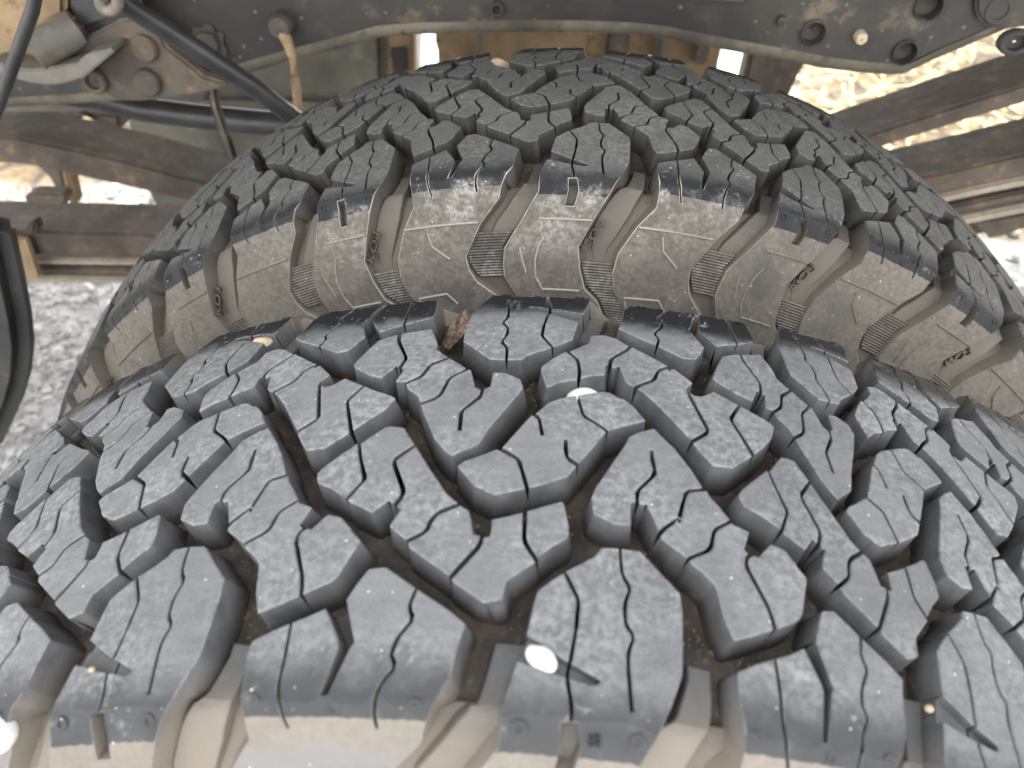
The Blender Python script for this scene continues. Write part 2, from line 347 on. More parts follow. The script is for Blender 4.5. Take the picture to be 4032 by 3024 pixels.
S2_SLOTS = [([(-59.9,-60.9),(-58,-63.7),(-54.5,-69.8),(-54.0,-71.6),(-56.5,-84.3),(-54.4,-84),(-50.9,-72.3),(-49.8,-70.2),(-51.8,-65.2),(-54.4,-58.4),(-56,-54),(-63,-56)], 8.0)]
LEDGE1 = [(-13.6,-66),(-15.6,-77.3),(-17.1,-83.7),(-19.5,-90),(-26,-99.5),(-33,-108),(-38,-117.5),(-37.5,-127),(-33,-127),(-31,-121),(-20,-107),(-11,-94),(-10,-83.8),(-6.6,-72.5),(-4.8,-66)]
LEDGE2 = [(-91,-67),(-91,-71),(-93,-77),(-96,-85),(-104,-97),(-110,-108),(-110.5,-120),(-108,-128),(-103,-128),(-102,-120),(-97,-112),(-91,-101),(-86,-88),(-84.5,-75),(-84.5,-68)]
def ledge(o):
    V, Fc = block(o, [], depth_top=-104.0, draft=1.6)
    out = []
    for x, s, d in V:
        if d is not None: d = -100 - (-(d + 100)) * min(1.0, max(.06, (126 + s) / 34))
        out.append((x, s, d))
    return out, Fc
VENTS1 = [(9.9,-70.0),(10.8,-82.2),(-5.5,-89.5),(33.0,-71.5),(24.5,-90.2)]
VENTS2 = [(-47.4,-72),(-26.6,-75.6),(-52.6,-87.2),(-31.5,-86),(-77.1,-71.8),(-75.5,-85.5)]

def in_poly(P, poly):
    P = np.asarray(P); poly = np.asarray(poly)
    x, y = P[:, 0], P[:, 1]; c = np.zeros(len(P), bool)
    a = poly; b = np.roll(poly, -1, 0)
    for (x0, y0), (x1, y1) in zip(a, b):
        if y0 == y1: continue
        t = ((y0 > y) != (y1 > y)) & (x < (x1 - x0) * (y - y0) / (y1 - y0) + x0)
        c ^= t
    return c

def dist_poly(P, poly, closed=True):
    P = np.asarray(P, float); poly = np.asarray(poly, float); d = np.full(len(P), 1e9)
    n = len(poly)
    for i in range(n if closed else n - 1):
        a, b = poly[i], poly[(i + 1) % n]; ab = b - a
        t = np.clip(((P - a) @ ab) / max(ab @ ab, 1e-12), 0, 1)
        d = np.minimum(d, np.hypot(*(P - a - t[:, None] * ab).T))
    return d

def densify(poly, step, closed=True):
    poly = np.asarray(poly, float); out = []
    n = len(poly)
    for i in range(n if closed else n - 1):
        a, b = poly[i], poly[(i + 1) % n]; k = max(1, int(math.ceil(np.hypot(*(b - a)) / step)))
        for j in range(k): out.append(a + (b - a) * j / k)
    if not closed: out.append(poly[-1])
    return np.array(out)

def ccw(poly):
    p = np.asarray(poly, float); q = np.roll(p, -1, 0)
    return p if (p[:, 0] * q[:, 1] - q[:, 0] * p[:, 1]).sum() > 0 else p[::-1].copy()

def round_corners(poly, r):
    """cut every corner back a little, as moulded and worn rubber is"""
    p = np.asarray(poly, float); out = []
    n = len(p)
    for i in range(n):
        a, b, c = p[i - 1], p[i], p[(i + 1) % n]
        da, dc = a - b, c - b; la, lc = np.hypot(*da), np.hypot(*dc)
        ang = abs(math.pi - math.acos(np.clip((da @ dc) / max(la * lc, 1e-9), -1, 1)))
        k = min(r, la * .35, lc * .35)
        if ang < .25 or k < .15: out.append(b); continue
        out += [b + da / la * k, b + (da / la + dc / lc) * k * .28, b + dc / lc * k]
    return np.array(out)

def slit(line, w):
    p = np.asarray(line, float)
    d = np.diff(p, axis=0); d /= np.hypot(*d.T)[:, None]
    nrm = np.stack([-d[:, 1], d[:, 0]], 1)
    vn = np.vstack([nrm[:1], nrm[:-1] + nrm[1:], nrm[-1:]])
    vn /= np.maximum(np.hypot(*vn.T)[:, None], 1e-6)
    sc = np.ones(len(p))
    sc[1:-1] = 1 / np.maximum((vn[1:-1] * nrm[1:]).sum(1), .6)
    o = vn * (w / 2 * sc * np.array([jr.uniform(.8, 1.2) for _ in sc]))[:, None]
    return ccw(np.vstack([p + o, (p - o)[::-1]]))

def cdt(loops, pts=()):
    V, Eg = [], []
    for lp in loops:
        b = len(V); V += [Vector((float(x), float(y))) for x, y in lp]
        Eg += [(b + i, b + (i + 1) % len(lp)) for i in range(len(lp))]
    V += [Vector((float(x), float(y))) for x, y in pts]
    r = delaunay_2d_cdt(V, Eg, [], 0, 1e-4)
    return np.array([(v[0], v[1]) for v in r[0]]), np.array([list(f) for f in r[2] if len(f) == 3])

jr = random.Random(11)
CH = 0.38                                     # arris, mm
def block(outline, sipes, slots=(), sipe_w=1.4, grid=7.0, depth_top=0.0, draft=2.1, wavy=1, step=5.0, extend=1.6):
    """flat tread element -> vertices (x mm, s mm, depth mm or None for groove floor) and faces"""
    out = ccw(densify(round_corners(ccw(outline), .4), step))
    cuts = []
    for s in sipes:
        s = np.asarray(s, float)
        if extend:
            for a, b in ((0, 1), (-1, -2)):
                if dist_poly(s[[a]], out)[0] < 1.3:
                    v = s[a] - s[b]; s = s.copy(); s[a] = s[a] + v / np.hypot(*v) * extend
        cuts.append(slit(round_corners_line(s), sipe_w))
    cuts = [densify(c, 6) for c in cuts]
    sl = [(ccw(densify(p, 6)), d) for p, d in slots]
    def classify(V, F):
        c = V[F].mean(1); reg = np.where(in_poly(c, out), 0, -1)
        for i, (p, d) in enumerate(sl): reg[(reg == 0) & in_poly(c, p)] = i + 1
        for p in cuts: reg[in_poly(c, p)] = -1
        ar = np.abs((V[F[:, 1]] - V[F[:, 0]])[:, 0] * (V[F[:, 2]] - V[F[:, 0]])[:, 1] - (V[F[:, 1]] - V[F[:, 0]])[:, 1] * (V[F[:, 2]] - V[F[:, 0]])[:, 0])
        reg[ar < 1e-5] = -1
        return reg
    V, F = cdt([out] + cuts + [p for p, d in sl])
    reg = classify(V, F)
    def directed(F, reg):
        E = {}
        for f, r in zip(F, reg):
            for a, b in ((f[0], f[1]), (f[1], f[2]), (f[2], f[0])): E[(a, b)] = r
        return E
    E = directed(F, reg)
    bd = [(a, b) for (a, b), r in E.items() if r == 0 and E.get((b, a), -1) != 0]
    nxt, prv = {}, {}
    for a, b in bd: nxt.setdefault(a, []).append(b); prv.setdefault(b, []).append(a)
    inset = {}
    for a in nxt:
        if len(nxt[a]) == 1 and len(prv.get(a, [])) == 1:
            d0 = V[a] - V[prv[a][0]]; d1 = V[nxt[a][0]] - V[a]
            d0 /= max(np.hypot(*d0), 1e-9); d1 /= max(np.hypot(*d1), 1e-9)
            n0 = np.array((-d0[1], d0[0])); n1 = np.array((-d1[1], d1[0])); bb = n0 + n1
            L = np.hypot(*bb)
            if L < .3: continue
            bb /= L
            inset[a] = V[a] + bb * CH * jr.uniform(.6, 1.5) / max(bb @ n0, .55)
    loops = [[V[a], V[b]] for a, b in E if a < b and E[(a, b)] != E.get((b, a), -1)]
    loops += [[V[a], V[b]] for a, b in E if (b, a) not in E and E[(a, b)] >= 0 and a > b]
    ins = [[inset[a], inset[b]] for a, b in bd if a in inset and b in inset]
    lo, hi = out.min(0), out.max(0)
    gx, gy = np.meshgrid(np.arange(lo[0] + 2, hi[0], grid), np.arange(lo[1] + 2, hi[1], grid))
    g = np.stack([gx.ravel() + (np.arange(gx.size) % 2) * 1.7, gy.ravel()], 1)
    ok = in_poly(g, out) & (dist_poly(g, out) > 2.2)
    for c in cuts: ok &= dist_poly(g, c) > 1.6
    for p, d in sl: ok &= dist_poly(g, p) > 1.6
    VV, EE = [], []
    for seg in loops + ins:
        b = len(VV); VV += [Vector(map(float, seg[0])), Vector(map(float, seg[1]))]; EE.append((b, b + 1))
    VV += [Vector(map(float, p)) for p in g[ok]]
    r = delaunay_2d_cdt(VV, EE, [], 0, 2e-3)
    V = np.array([(v[0], v[1]) for v in r[0]]); F = np.array([list(f) for f in r[2] if len(f) == 3])
    reg = classify(V, F)
    E = directed(F, reg)
    nb = {}
    isb = np.zeros(len(V), bool)
    for (a, b), rr in E.items():
        if rr == 0 and E.get((b, a), -1) != 0: isb[a] = isb[b] = True
    on_out = dist_poly(V, out) < .08
    verts, faces = [], []
    index = {}
    def vid(key, x, s, d):
        if key not in index: index[key] = len(verts); verts.append((x, s, d))
        return index[key]
    dsl = {0: depth_top}
    for i, (p, d) in enumerate(sl): dsl[i + 1] = d + depth_top
    def tv(v, rr):
        d = dsl[rr] + (CH * .75 if rr == 0 and isb[v] else 0)
        return vid((v, rr), V[v][0], V[v][1], d)
    for f, rr in zip(F, reg):
        if rr >= 0: faces.append([tv(v, rr) for v in f])
    # walls
    outn = {}
    for (a, b), rr in E.items():
        if rr < 0: continue
        o = E.get((b, a), -1)
        if o == rr or o > rr: pass
        if o == -1 or (o != rr and dsl[o] > dsl[rr]):
            d = V[b] - V[a]; n = np.array((d[1], -d[0])) / max(np.hypot(*d), 1e-9)
            for v in (a, b): outn.setdefault((v, rr, o), []).append(n)
    def bv(v, rr, o):
        ns = np.sum(outn[(v, rr, o)], 0); L = np.hypot(*ns); ns = ns / L if L > .2 else ns * 0
        if o == -1:
            k = draft if on_out[v] else 0.0
            return vid((v, rr, 'f'), V[v][0] + ns[0] * k, V[v][1] + ns[1] * k, None)
        k = .35
        return vid((v, rr, 'b', o), V[v][0] + ns[0] * k, V[v][1] + ns[1] * k, dsl[o])
    for (a, b), rr in E.items():
        if rr < 0: continue
        o = E.get((b, a), -1)
        if o == -1 or (o != rr and dsl[o] > dsl[rr]):
            faces.append([tv(b, rr), tv(a, rr), bv(a, rr, o), bv(b, rr, o)])
    return verts, faces

def round_corners_line(s):
    """a sipe is a soft wave, not a zigzag: trim its corners"""
    out = [s[0]]
    for i in range(1, len(s) - 1):
        a, b, c = s[i - 1], s[i], s[i + 1]
        la, lc = np.hypot(*(a - b)), np.hypot(*(c - b)); k = min(1.0, la * .3, lc * .3)
        if k < .25: out.append(b); continue
        out += [b + (a - b) / la * k, b + (c - b) / lc * k]
    out.append(s[-1])
    return np.array(out)

def join(*parts):
    V, Fc = [], []
    for v, f in parts:
        b = len(V); V += list(v); Fc += [[i + b for i in q] for q in f]
    return V, Fc

def vent(x, s, r=2.1):
    V, Fc = [], []; n = 14
    for k, (rr, d) in enumerate(((r, .05), (r * .9, -.10), (r * .62, -.10), (r * .5, .02))):
        for i in range(n): V.append((x + rr * math.cos(2 * math.pi * i / n), s + rr * math.sin(2 * math.pi * i / n), d))
    for k in range(3):
        for i in range(n):
            a, b = k * n + i, k * n + (i + 1) % n; Fc.append([a, b, b + n, a + n])
    return V, Fc

def rib(line, w=1.3, h=.7):
    p = densify(line, 5, False); d = np.gradient(p, axis=0); d /= np.hypot(*d.T)[:, None]
    n = np.stack([-d[:, 1], d[:, 0]], 1); V, Fc = [], []
    for off, dep in ((-w / 2, .15), (-w / 5, -h), (w / 5, -h), (w / 2, .15)):
        for q, m in zip(p, n): V.append((q[0] + m[0] * off, q[1] + m[1] * off, dep))
    L = len(p)
    for k in range(3):
        for i in range(L - 1): Fc.append([k * L + i, k * L + i + 1, (k + 1) * L + i + 1, (k + 1) * L + i])
    return V, Fc

def rotated(vf):
    return [(-x, -s, d) for x, s, d in vf[0]], vf[1]

FLAT = {}
for k, (o, s) in PAT.items():
    FLAT[k] = block(o, s)
s1 = block(S1_OUT, S1_SIPES, S1_SLOTS, sipe_w=1.1)
s2 = block(S2_OUT, S2_SIPES, S2_SLOTS, sipe_w=1.1)
led1 = ledge(LEDGE1)
led2 = ledge(LEDGE2)
RIB1 = join(rib([(-9.5,-107.2),(5,-107.2),(18.5,-107.2)]), rib([(-6.6,-115.6),(-10,-121.2),(-11.8,-127.7),(-11.4,-136.1),(-7.7,-142.7),(15,-142.9)]), rib([(-20,-121),(-19,-127),(-17,-134)]))
RIB2 = join(rib([(-86,-107),(-64,-107),(-42.5,-107)]), rib([(-85.5,-148),(-87.5,-143),(-66,-142),(-60,-148)]), rib([(-72,-110),(-70,-117),(-60,-124)]))
FLAT['S1'] = join(s1, led1, *[vent(*v) for v in VENTS1])
FLAT['S2'] = join(s2, led2, *[vent(*v) for v in VENTS2])
FLAT['T1'] = rotated(FLAT['S1'])
FLAT['T2'] = rotated(FLAT['S2'])
BOUND = {'S1': 95.6, 'T1': 95.6, 'S2': 89.6, 'T2': 89.6}
PROFS = {'S1': LUG1, 'T1': LUG1, 'S2': LUG2, 'T2': LUG2}

def wrap(name, vf, i, th, prof=GEN, bound=95.0, du=0.0, wear=0.0):
    X = np.array([v[0] for v in vf[0]]); S = np.array([v[1] for v in vf[0]]) / 1000
    fl = np.array([v[2] is None for v in vf[0]]); D = np.array([0 if v[2] is None else v[2] for v in vf[0]]) / 1000
    t = th(X / PITCH + i + du)
    y, r = prof.at(S, D + wear)
    yf, rf = floor_at(S, .0012)
    y = np.where(fl, yf, y); r = np.where(fl, rf, r)
    lg = D < -.05                                        # a ledge on the groove floor
    yl, rl = floor_at(S, np.where(lg, D + .1, 0))
    y = np.where(lg, yl, y); r = np.where(lg, rl, r)
    co = np.stack([r * np.sin(t), y, r * np.cos(t)], 1)
    me = bpy.data.meshes.new(name)
    me.from_pydata(co.tolist(), [], vf[1])
    a = me.attributes.new('e', 'FLOAT', 'POINT'); a.data.foreach_set('value', (np.abs(S) * 1000 - bound).astype(np.float32))
    lev = np.where(fl, 12.5, D * 1000); lev = np.where(D < 0, 0, lev); lev = np.where(lg, 6.0, lev)
    a = me.attributes.new('lev', 'FLOAT', 'POINT'); a.data.foreach_set('value', lev.astype(np.float32))
    me.polygons.foreach_set('use_smooth', np.ones(len(me.polygons), bool))
    me.update()
    me.set_sharp_from_angle(angle=R(12))
    return me

def ring_mesh(name, sarr, fn, n=480, attrs=True):
    """surface of revolution of the casing"""
    s = np.asarray(sarr); y, r = fn(s)
    t = np.linspace(0, 2 * math.pi, n, endpoint=False)
    co = np.stack([np.outer(np.sin(t), r).ravel(), np.tile(y, n), np.outer(np.cos(t), r).ravel()], 1)
    m = len(s); Fc = []
    for i in range(n):
        a, b = i * m, ((i + 1) % n) * m
        for j in range(m - 1): Fc.append((a + j, b + j, b + j + 1, a + j + 1))
    me = bpy.data.meshes.new(name); me.from_pydata(co.tolist(), [], Fc)
    at_ = me.attributes.new('e', 'FLOAT', 'POINT'); at_.data.foreach_set('value', np.tile(np.abs(s) * 1000 - 95, n).astype(np.float32))
    lv = np.tile(np.interp(np.abs(s), [0, .16, .172, 1], [12.5, 12.5, 0, 0]), n)
    at_ = me.attributes.new('lev', 'FLOAT', 'POINT'); at_.data.foreach_set('value', lv.astype(np.float32))
    me.polygons.foreach_set('use_smooth', np.ones(len(me.polygons), bool)); me.update()
    return me

def groove_serration(i, th, which):
    """fine cooling ribs on the floor of the two sidewall grooves of a period, outboard side"""
    V, Fc = [], []
    def strip(s0, s1, left, right, step):
        for s in np.arange(s0, s1, -step):
            xl = np.interp(-s, [-p[1] for p in left], [p[0] for p in left]) + .9
            xr = np.interp(-s, [-p[1] for p in right], [p[0] for p in right]) - .9
            b = len(V); n = 6
            for ds, d in ((.6, .1), (.0, -.5), (-.6, .1)):
                for k in range(n): V.append((xl + (xr - xl) * k / (n - 1), s + ds, d))
            for q in range(2):
                for k in range(n - 1): Fc.append([b + q * n + k, b + (q + 1) * n + k, b + (q + 1) * n + k + 1, b + q * n + k + 1])
    if which == 0: strip(-115.5, -138, [(-45,-112),(-50.8,-123.6),(-50,-130),(-46.3,-136.6),(-40,-141)], [(-22,-112),(-28.7,-121.8),(-29.6,-129.2),(-29.7,-136),(-27,-141)], 1.45)
    if which == 1: strip(-130, -162, [(14.3,-129),(14.3,-131.8),(18.2,-141.9),(27.1,-148.5),(34.3,-160),(36,-165)], [(34,-129),(34,-131),(36.5,-140),(43,-147),(54,-157),(59,-165)], 1.45)
    X = np.array([v[0] for v in V]); S = np.array([v[1] for v in V]) / 1000; D = np.array([v[2] for v in V]) / 1000
    y, r = floor_at(S, 0.0)
    y2, r2 = GEN.at(S, np.interp(np.abs(S), DEPTH_S, DEPTH_D) + D)
    t = th(X / PITCH + i)
    me = bpy.data.meshes.new('groove_serration')
    me.from_pydata(np.stack([r2 * np.sin(t), y2, r2 * np.cos(t)], 1).tolist(), [], Fc)
    a = me.attributes.new('e', 'FLOAT', 'POINT'); a.data.foreach_set('value', np.full(len(X), 15, np.float32))
    a = me.attributes.new('lev', 'FLOAT', 'POINT'); a.data.foreach_set('value', np.zeros(len(X), np.float32))
    me.update()
    return me

def text_mesh(body, size, extrude):
    cu = bpy.data.curves.new('lettering', 'FONT'); cu.body = body; cu.size = size; cu.extrude = extrude; cu.resolution_u = 3
    cu.space_character = 1.05
    o = bpy.data.objects.new('lettering', cu); COL.objects.link(o)
    dg = bpy.context.evaluated_depsgraph_get()
    me = bpy.data.meshes.new_from_object(o.evaluated_get(dg))
    bpy.data.objects.remove(o)
    co = np.array([v.co for v in me.vertices]); Fc = [list(p.vertices) for p in me.polygons]
    bpy.data.meshes.remove(me)
    return co, Fc

def lettering(body, x0, s0, dirv, length, height, lift, i, th, on_floor, prof=GEN):
    co, Fc = text_mesh(body, 1.0, .1)
    w = np.ptp(co[:, 0]); h = np.ptp(co[:, 1]); lx = (co[:, 0] - co[:, 0].min()) / w * length; ly = (co[:, 1] - co[:, 1].min()) / h * height
    dx, ds = dirv; L = math.hypot(dx, ds); dx /= L; ds /= L
    X = x0 + lx * dx - ly * ds; S = (s0 + lx * ds + ly * dx) / 1000
    up = (co[:, 2] > 0)
    d = np.where(up, -lift, .0003)
    base = np.interp(np.abs(S), DEPTH_S, DEPTH_D) if on_floor else 0
    y, r = prof.at(S, base + d)
    t = th(X / PITCH + i)
    me = bpy.data.meshes.new('lettering')
    me.from_pydata(np.stack([r * np.sin(t), y, r * np.cos(t)], 1).tolist(), [], Fc)
    me.update()
    return me

LETTER = simple('rubber_lettering', [(.05, .044, .037), (.08, .070, .058)], 200, .6)
LETTER2 = simple('rubber_letter_mark', [(.012, .012, .013), (.02, .02, .021)], 200, .6)

def make_tyre(loc, th, mat, dR, label, uniq, serr):
    root = empty('wheel_assembly', loc)
    tag(root, label, 'tyre', 'dual rear tyres')
    sc = (R0 + dR) / R0
    root.scale = (sc, 1, sc)
    link('casing', ring_mesh('casing', np.concatenate([np.linspace(-.245, -.16, 24), np.linspace(-.155, .155, 90), np.linspace(.16, .245, 24)]), floor_at), root, mat)
    far_i = 10
    t_ref = float(th(np.array([far_i - .0]))[0])
    for k in ('P', 'LA', 'LB', 'MA', 'MB', 'S1', 'S2', 'T1', 'T2'):
        nm = 'shoulder_lug' if k[0] in 'ST' else 'tread_block'
        pr = PROFS.get(k, GEN); bo = BOUND.get(k, 95.0)
        shared = None
        for i in range(-NPER // 2, NPER // 2):
            if i in uniq:
                o = link(nm, wrap(nm, FLAT[k], i, th, pr, bo), root, mat)
            else:
                if shared is None:
                    shared = wrap(nm, FLAT[k], far_i, th, pr, bo); shared.materials.append(mat)
                    proto = link(nm, shared, root)
                    o = proto
                else:
                    o = proto.copy(); COL.objects.link(o); o.parent = root
                o.rotation_euler = (0, float(th(np.array([float(i)]))[0]) - t_ref, 0)
            if k in ('S1', 'S2') and i in serr:
                rb = wrap('sidewall_rib', RIB1 if k == 'S1' else RIB2, i, th, pr, bo)
                rb.attributes['lev'].data.foreach_set('value', np.full(len(rb.vertices), .13, np.float32))
                link('sidewall_rib', rb, o, mat)
    for i in serr:
        for w in (0, 1): tag(link('groove_serration', groove_serration(i, th, w), root, mat), kind='stuff')
        link('lettering', lettering('KO3', 17.6, -123.5, (.57, .82), 17.0, 4.6, .0019, i, th, True), root, LETTER)
    # steel rim, hidden from the photograph's side by the tyres themselves
    prof = [(-.10, .232), (-.092, .240), (-.088, .225), (-.05, .205), (.05, .205), (.088, .225), (.092, .240), (.10, .232)]
    ys = np.array([p[0] for p in prof]); rs = np.array([p[1] for p in prof])
    rim = ring_mesh('wheel_rim', np.arange(len(prof)) * 1.0, lambda s: (ys, rs), 96)
    link('wheel_rim', rim, root, STEEL)
    bm = bmesh.new()
    n = 48
    prv = None
    for rr, yy in ((.206, .03), (.15, .03), (.12, .06), (.05, .06), (.002, .06)):
        ring = [bm.verts.new((rr * math.cos(2 * math.pi * q / n), yy, rr * math.sin(2 * math.pi * q / n))) for q in range(n)]
        if prv:
            for q in range(n): bm.faces.new((prv[q], prv[(q + 1) % n], ring[(q + 1) % n], ring[q]))
        prv = ring
    me = bpy.data.meshes.new('wheel_disc'); bm.to_mesh(me); bm.free()
    link('wheel_disc', me, root, STEEL)
    return root

STEEL = simple('wheel_steel', [(.25, .25, .24), (.35, .34, .32), (.2, .12, .07)], 12, .5, .6)
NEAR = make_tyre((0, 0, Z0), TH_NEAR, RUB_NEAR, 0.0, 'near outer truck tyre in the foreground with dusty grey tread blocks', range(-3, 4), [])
link('lettering', lettering('SS', 15.0, -92.2, (0, 1), 2.9, 3.1, .0005, 0, TH_NEAR, False, LUG1), NEAR, LETTER2)
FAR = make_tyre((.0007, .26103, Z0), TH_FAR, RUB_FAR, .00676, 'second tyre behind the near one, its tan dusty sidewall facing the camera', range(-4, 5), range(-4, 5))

# ---------------------------------------------------------------- materials of the truck and the ground
FRAME = simple('frame_paint', [(.028, .027, .024), (.056, .051, .043), (.15, .118, .08)], 11, .5, 0, .35, .4, .003, ((.13, .11, .085), 190, .93))
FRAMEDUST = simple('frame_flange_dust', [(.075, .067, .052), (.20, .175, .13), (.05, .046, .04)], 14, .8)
SPRING = simple('leaf_spring_steel', [(.062, .049, .039), (.125, .099, .078), (.23, .145, .08)], 16, .62, .1, .35, .5, .003)
SPRINGEDGE = simple('leaf_edge_steel', [(.30, .26, .20), (.42, .36, .28), (.16, .11, .07)], 30, .5, .2)
RUST = simple('rusty_bracket', [(.055, .048, .042), (.115, .092, .070), (.22, .14, .075)], 18, .75)
RUST2 = simple('rusty_plate', [(.20, .14, .08), (.34, .235, .13), (.10, .07, .05)], 14, .8)
ROD = simple('black_rod', [(.022, .022, .023), (.04, .04, .04)], 30, .38, 0, .5, .1)
GREYST = simple('dusty_grey_steel', [(.10, .095, .082), (.19, .175, .145), (.25, .2, .14)], 14, .55, .1)
TANK = simple('tank_paint', [(.075, .073, .058), (.16, .15, .115), (.22, .20, .15)], 7, .45, 0, .45)
DARK = simple('dark_rubber', [(.022, .022, .023), (.045, .044, .042), (.10, .09, .075)], 12, .6)
DECK = simple('deck_paint', [(.10, .10, .10), (.16, .16, .15)], 3, .6)
STRAW = simple('straw', [(.42, .33, .16), (.55, .45, .25)], 30, .8)
def ground_mat():
    M = NT('gravel_ground')
    co = M.coords(False)
    n1 = M.noise(co, 26, 5, .6); n2 = M.noise(co, 130, 4, .65); n3 = M.noise(co, 3, 3, .5)
    g = M.mix(M.ramp(n1, .33, .68), (.33, .325, .315), (.52, .51, .495))
    g = M.mix(M.math('MULTIPLY', M.ramp(n2, .52, .7), .7), g, (.22, .20, .17))
    d = M.mix(M.ramp(n1, .35, .66), (.085, .058, .026), (.15, .108, .052))
    d = M.mix(M.ramp(n2, .55, .75), d, (.10, .07, .035))
    vc = M.n('ShaderNodeTexVoronoi'); vc.feature = 'DISTANCE_TO_EDGE'; vc.inputs['Scale'].default_value = 7.0
    wv = M.n('ShaderNodeVectorMath', operation='MULTIPLY_ADD'); M.l(M.n('ShaderNodeTexNoise').outputs['Color'], wv.inputs[0]); wv.inputs[1].default_value = (.2, .2, .2); M.l(co, wv.inputs[2])
    M.l(wv.outputs[0], vc.inputs['Vector'])
    d = M.mix(M.ramp(vc.outputs['Distance'], .10, .03), d, (.035, .024, .013))      # dried, cracked mud
    sx = M.n('ShaderNodeSeparateXYZ'); M.l(co, sx.inputs[0])
    edge = M.math('ADD', sx.outputs[1], M.math('MULTIPLY_ADD', n3, .5, -.25))
    xz = M.math('MAXIMUM', M.ramp(sx.outputs[0], .60, .72), M.ramp(sx.outputs[0], -.72, -.9))
    M.l(M.mix(M.math('MULTIPLY', xz, M.ramp(edge, 1.35, 1.6)), g, d), M.b.inputs['Base Color'])
    M.b.inputs['Roughness'].default_value = .95
    M.bump(M.math('ADD', n1, M.math('MULTIPLY', n2, .5)), .8, .02)
    return M.m
GRAVEL = ground_mat()
STONE = simple('gravel_stone', [(.30, .297, .288), (.56, .55, .535), (.21, .195, .17)], 20, .9, 0, .25, .4, .003)
WHITE = simple('white_pebble', [(.66, .65, .63), (.80, .79, .77)], 150, .7, 0, .3, .3, .0006)
TANSTONE = simple('tan_pebble', [(.42, .33, .21), (.58, .47, .32)], 150, .8)
GRIT = simple('groove_grit', [(.07, .06, .046), (.17, .14, .10), (.26, .23, .19)], 400, .9)
BARK = simple('bark', [(.07, .045, .03), (.20, .14, .10), (.45, .40, .34)], 500, .8, 0, .2, .8, .001)

def solid(name, pts, y, thick, mat, parent=None, bevel=.004):
    """prism: an outline (photo pixels read off at depth y) with a real thickness away from the camera"""
    P = [at(px, py, y) for px, py in pts]
    bm = bmesh.new()
    f = [bm.verts.new((p[0], y, p[2])) for p in P]; b = [bm.verts.new((p[0], y + thick, p[2])) for p in P]
    n = len(P)
    bm.faces.new(f); bm.faces.new(b[::-1])
    for i in range(n): bm.faces.new((f[i], b[i], b[(i + 1) % n], f[(i + 1) % n]))
    bmesh.ops.recalc_face_normals(bm, faces=bm.faces)
    if bevel:
        ed = [e for e in bm.edges if len(e.link_faces) == 2 and e.calc_face_angle() > .5]
        bmesh.ops.bevel(bm, geom=ed, offset=bevel, segments=2, affect='EDGES', clamp_overlap=True)
    me = bpy.data.meshes.new(name); bm.to_mesh(me); bm.free()
    return link(name, me, parent, mat)

def tube(name, pts, rad, mat, parent=None, n=14, caps=True):
    P = [Vector(map(float, p)) for p in pts]
    rs = rad if isinstance(rad, (list, tuple)) else [rad] * len(P)
    bm = bmesh.new(); prev = None; first = None
    up = Vector((0, 0, 1)) if abs((P[1] - P[0]).normalized().z) < .9 else Vector((0, 1, 0))
    for i, p in enumerate(P):
        d = ((P[min(i + 1, len(P) - 1)] - P[max(i - 1, 0)])).normalized()
        a = d.cross(up).normalized(); b = d.cross(a).normalized()
        ring = [bm.verts.new(p + (a * math.cos(2 * math.pi * k / n) + b * math.sin(2 * math.pi * k / n)) * rs[i]) for k in range(n)]
        if prev:
            for k in range(n): bm.faces.new((prev[k], prev[(k + 1) % n], ring[(k + 1) % n], ring[k]))
        else: first = ring
        prev = ring
    if caps: bm.faces.new(first[::-1]); bm.faces.new(prev)
    bmesh.ops.recalc_face_normals(bm, faces=bm.faces)
    me = bpy.data.meshes.new(name); bm.to_mesh(me); bm.free()
    me.polygons.foreach_set('use_smooth', np.ones(len(me.polygons), bool))
    me.set_sharp_from_angle(angle=R(40))
    return link(name, me, parent, mat)

def box(name, c, s, mat, parent=None, bevel=.004):
    bm = bmesh.new(); bmesh.ops.create_cube(bm, size=1.0)
    for v in bm.verts: v.co = Vector((v.co.x * s[0] + c[0], v.co.y * s[1] + c[1], v.co.z * s[2] + c[2]))
    if bevel: bmesh.ops.bevel(bm, geom=list(bm.edges), offset=bevel, segments=2, affect='EDGES')
    me = bpy.data.meshes.new(name); bm.to_mesh(me); bm.free()
    return link(name, me, parent, mat)

def bar(name, line, width, thick, mat, parent=None, bevel=.002):
    """a leaf: flat bar swept along a line in the x-z plane; line = centre points"""
    P = [Vector(map(float, p)) for p in line]
    bm = bmesh.new(); prev = None
    for i, p in enumerate(P):
        d = (P[min(i + 1, len(P) - 1)] - P[max(i - 1, 0)]).normalized()
        nrm = Vector((-d.z, 0, d.x)); t = thick[i] if isinstance(thick, (list, tuple)) else thick
        q = [bm.verts.new(p + nrm * t / 2 * a + Vector((0, width / 2 * b, 0))) for a, b in ((1, -1), (1, 1), (-1, 1), (-1, -1))]
        if prev:
            for k in range(4): bm.faces.new((prev[k], prev[(k + 1) % 4], q[(k + 1) % 4], q[k]))
        else: bm.faces.new(q[::-1])
        prev = q
    bm.faces.new(prev)
    bmesh.ops.recalc_face_normals(bm, faces=bm.faces)
    ed = [e for e in bm.edges if len(e.link_faces) == 2 and e.calc_face_angle() > .8]
    bmesh.ops.bevel(bm, geom=ed, offset=bevel, segments=2, affect='EDGES')
    me = bpy.data.meshes.new(name); bm.to_mesh(me); bm.free()
    me.polygons.foreach_set('use_smooth', np.ones(len(me.polygons), bool)); me.set_sharp_from_angle(angle=R(30))
    return link(name, me, parent, mat)

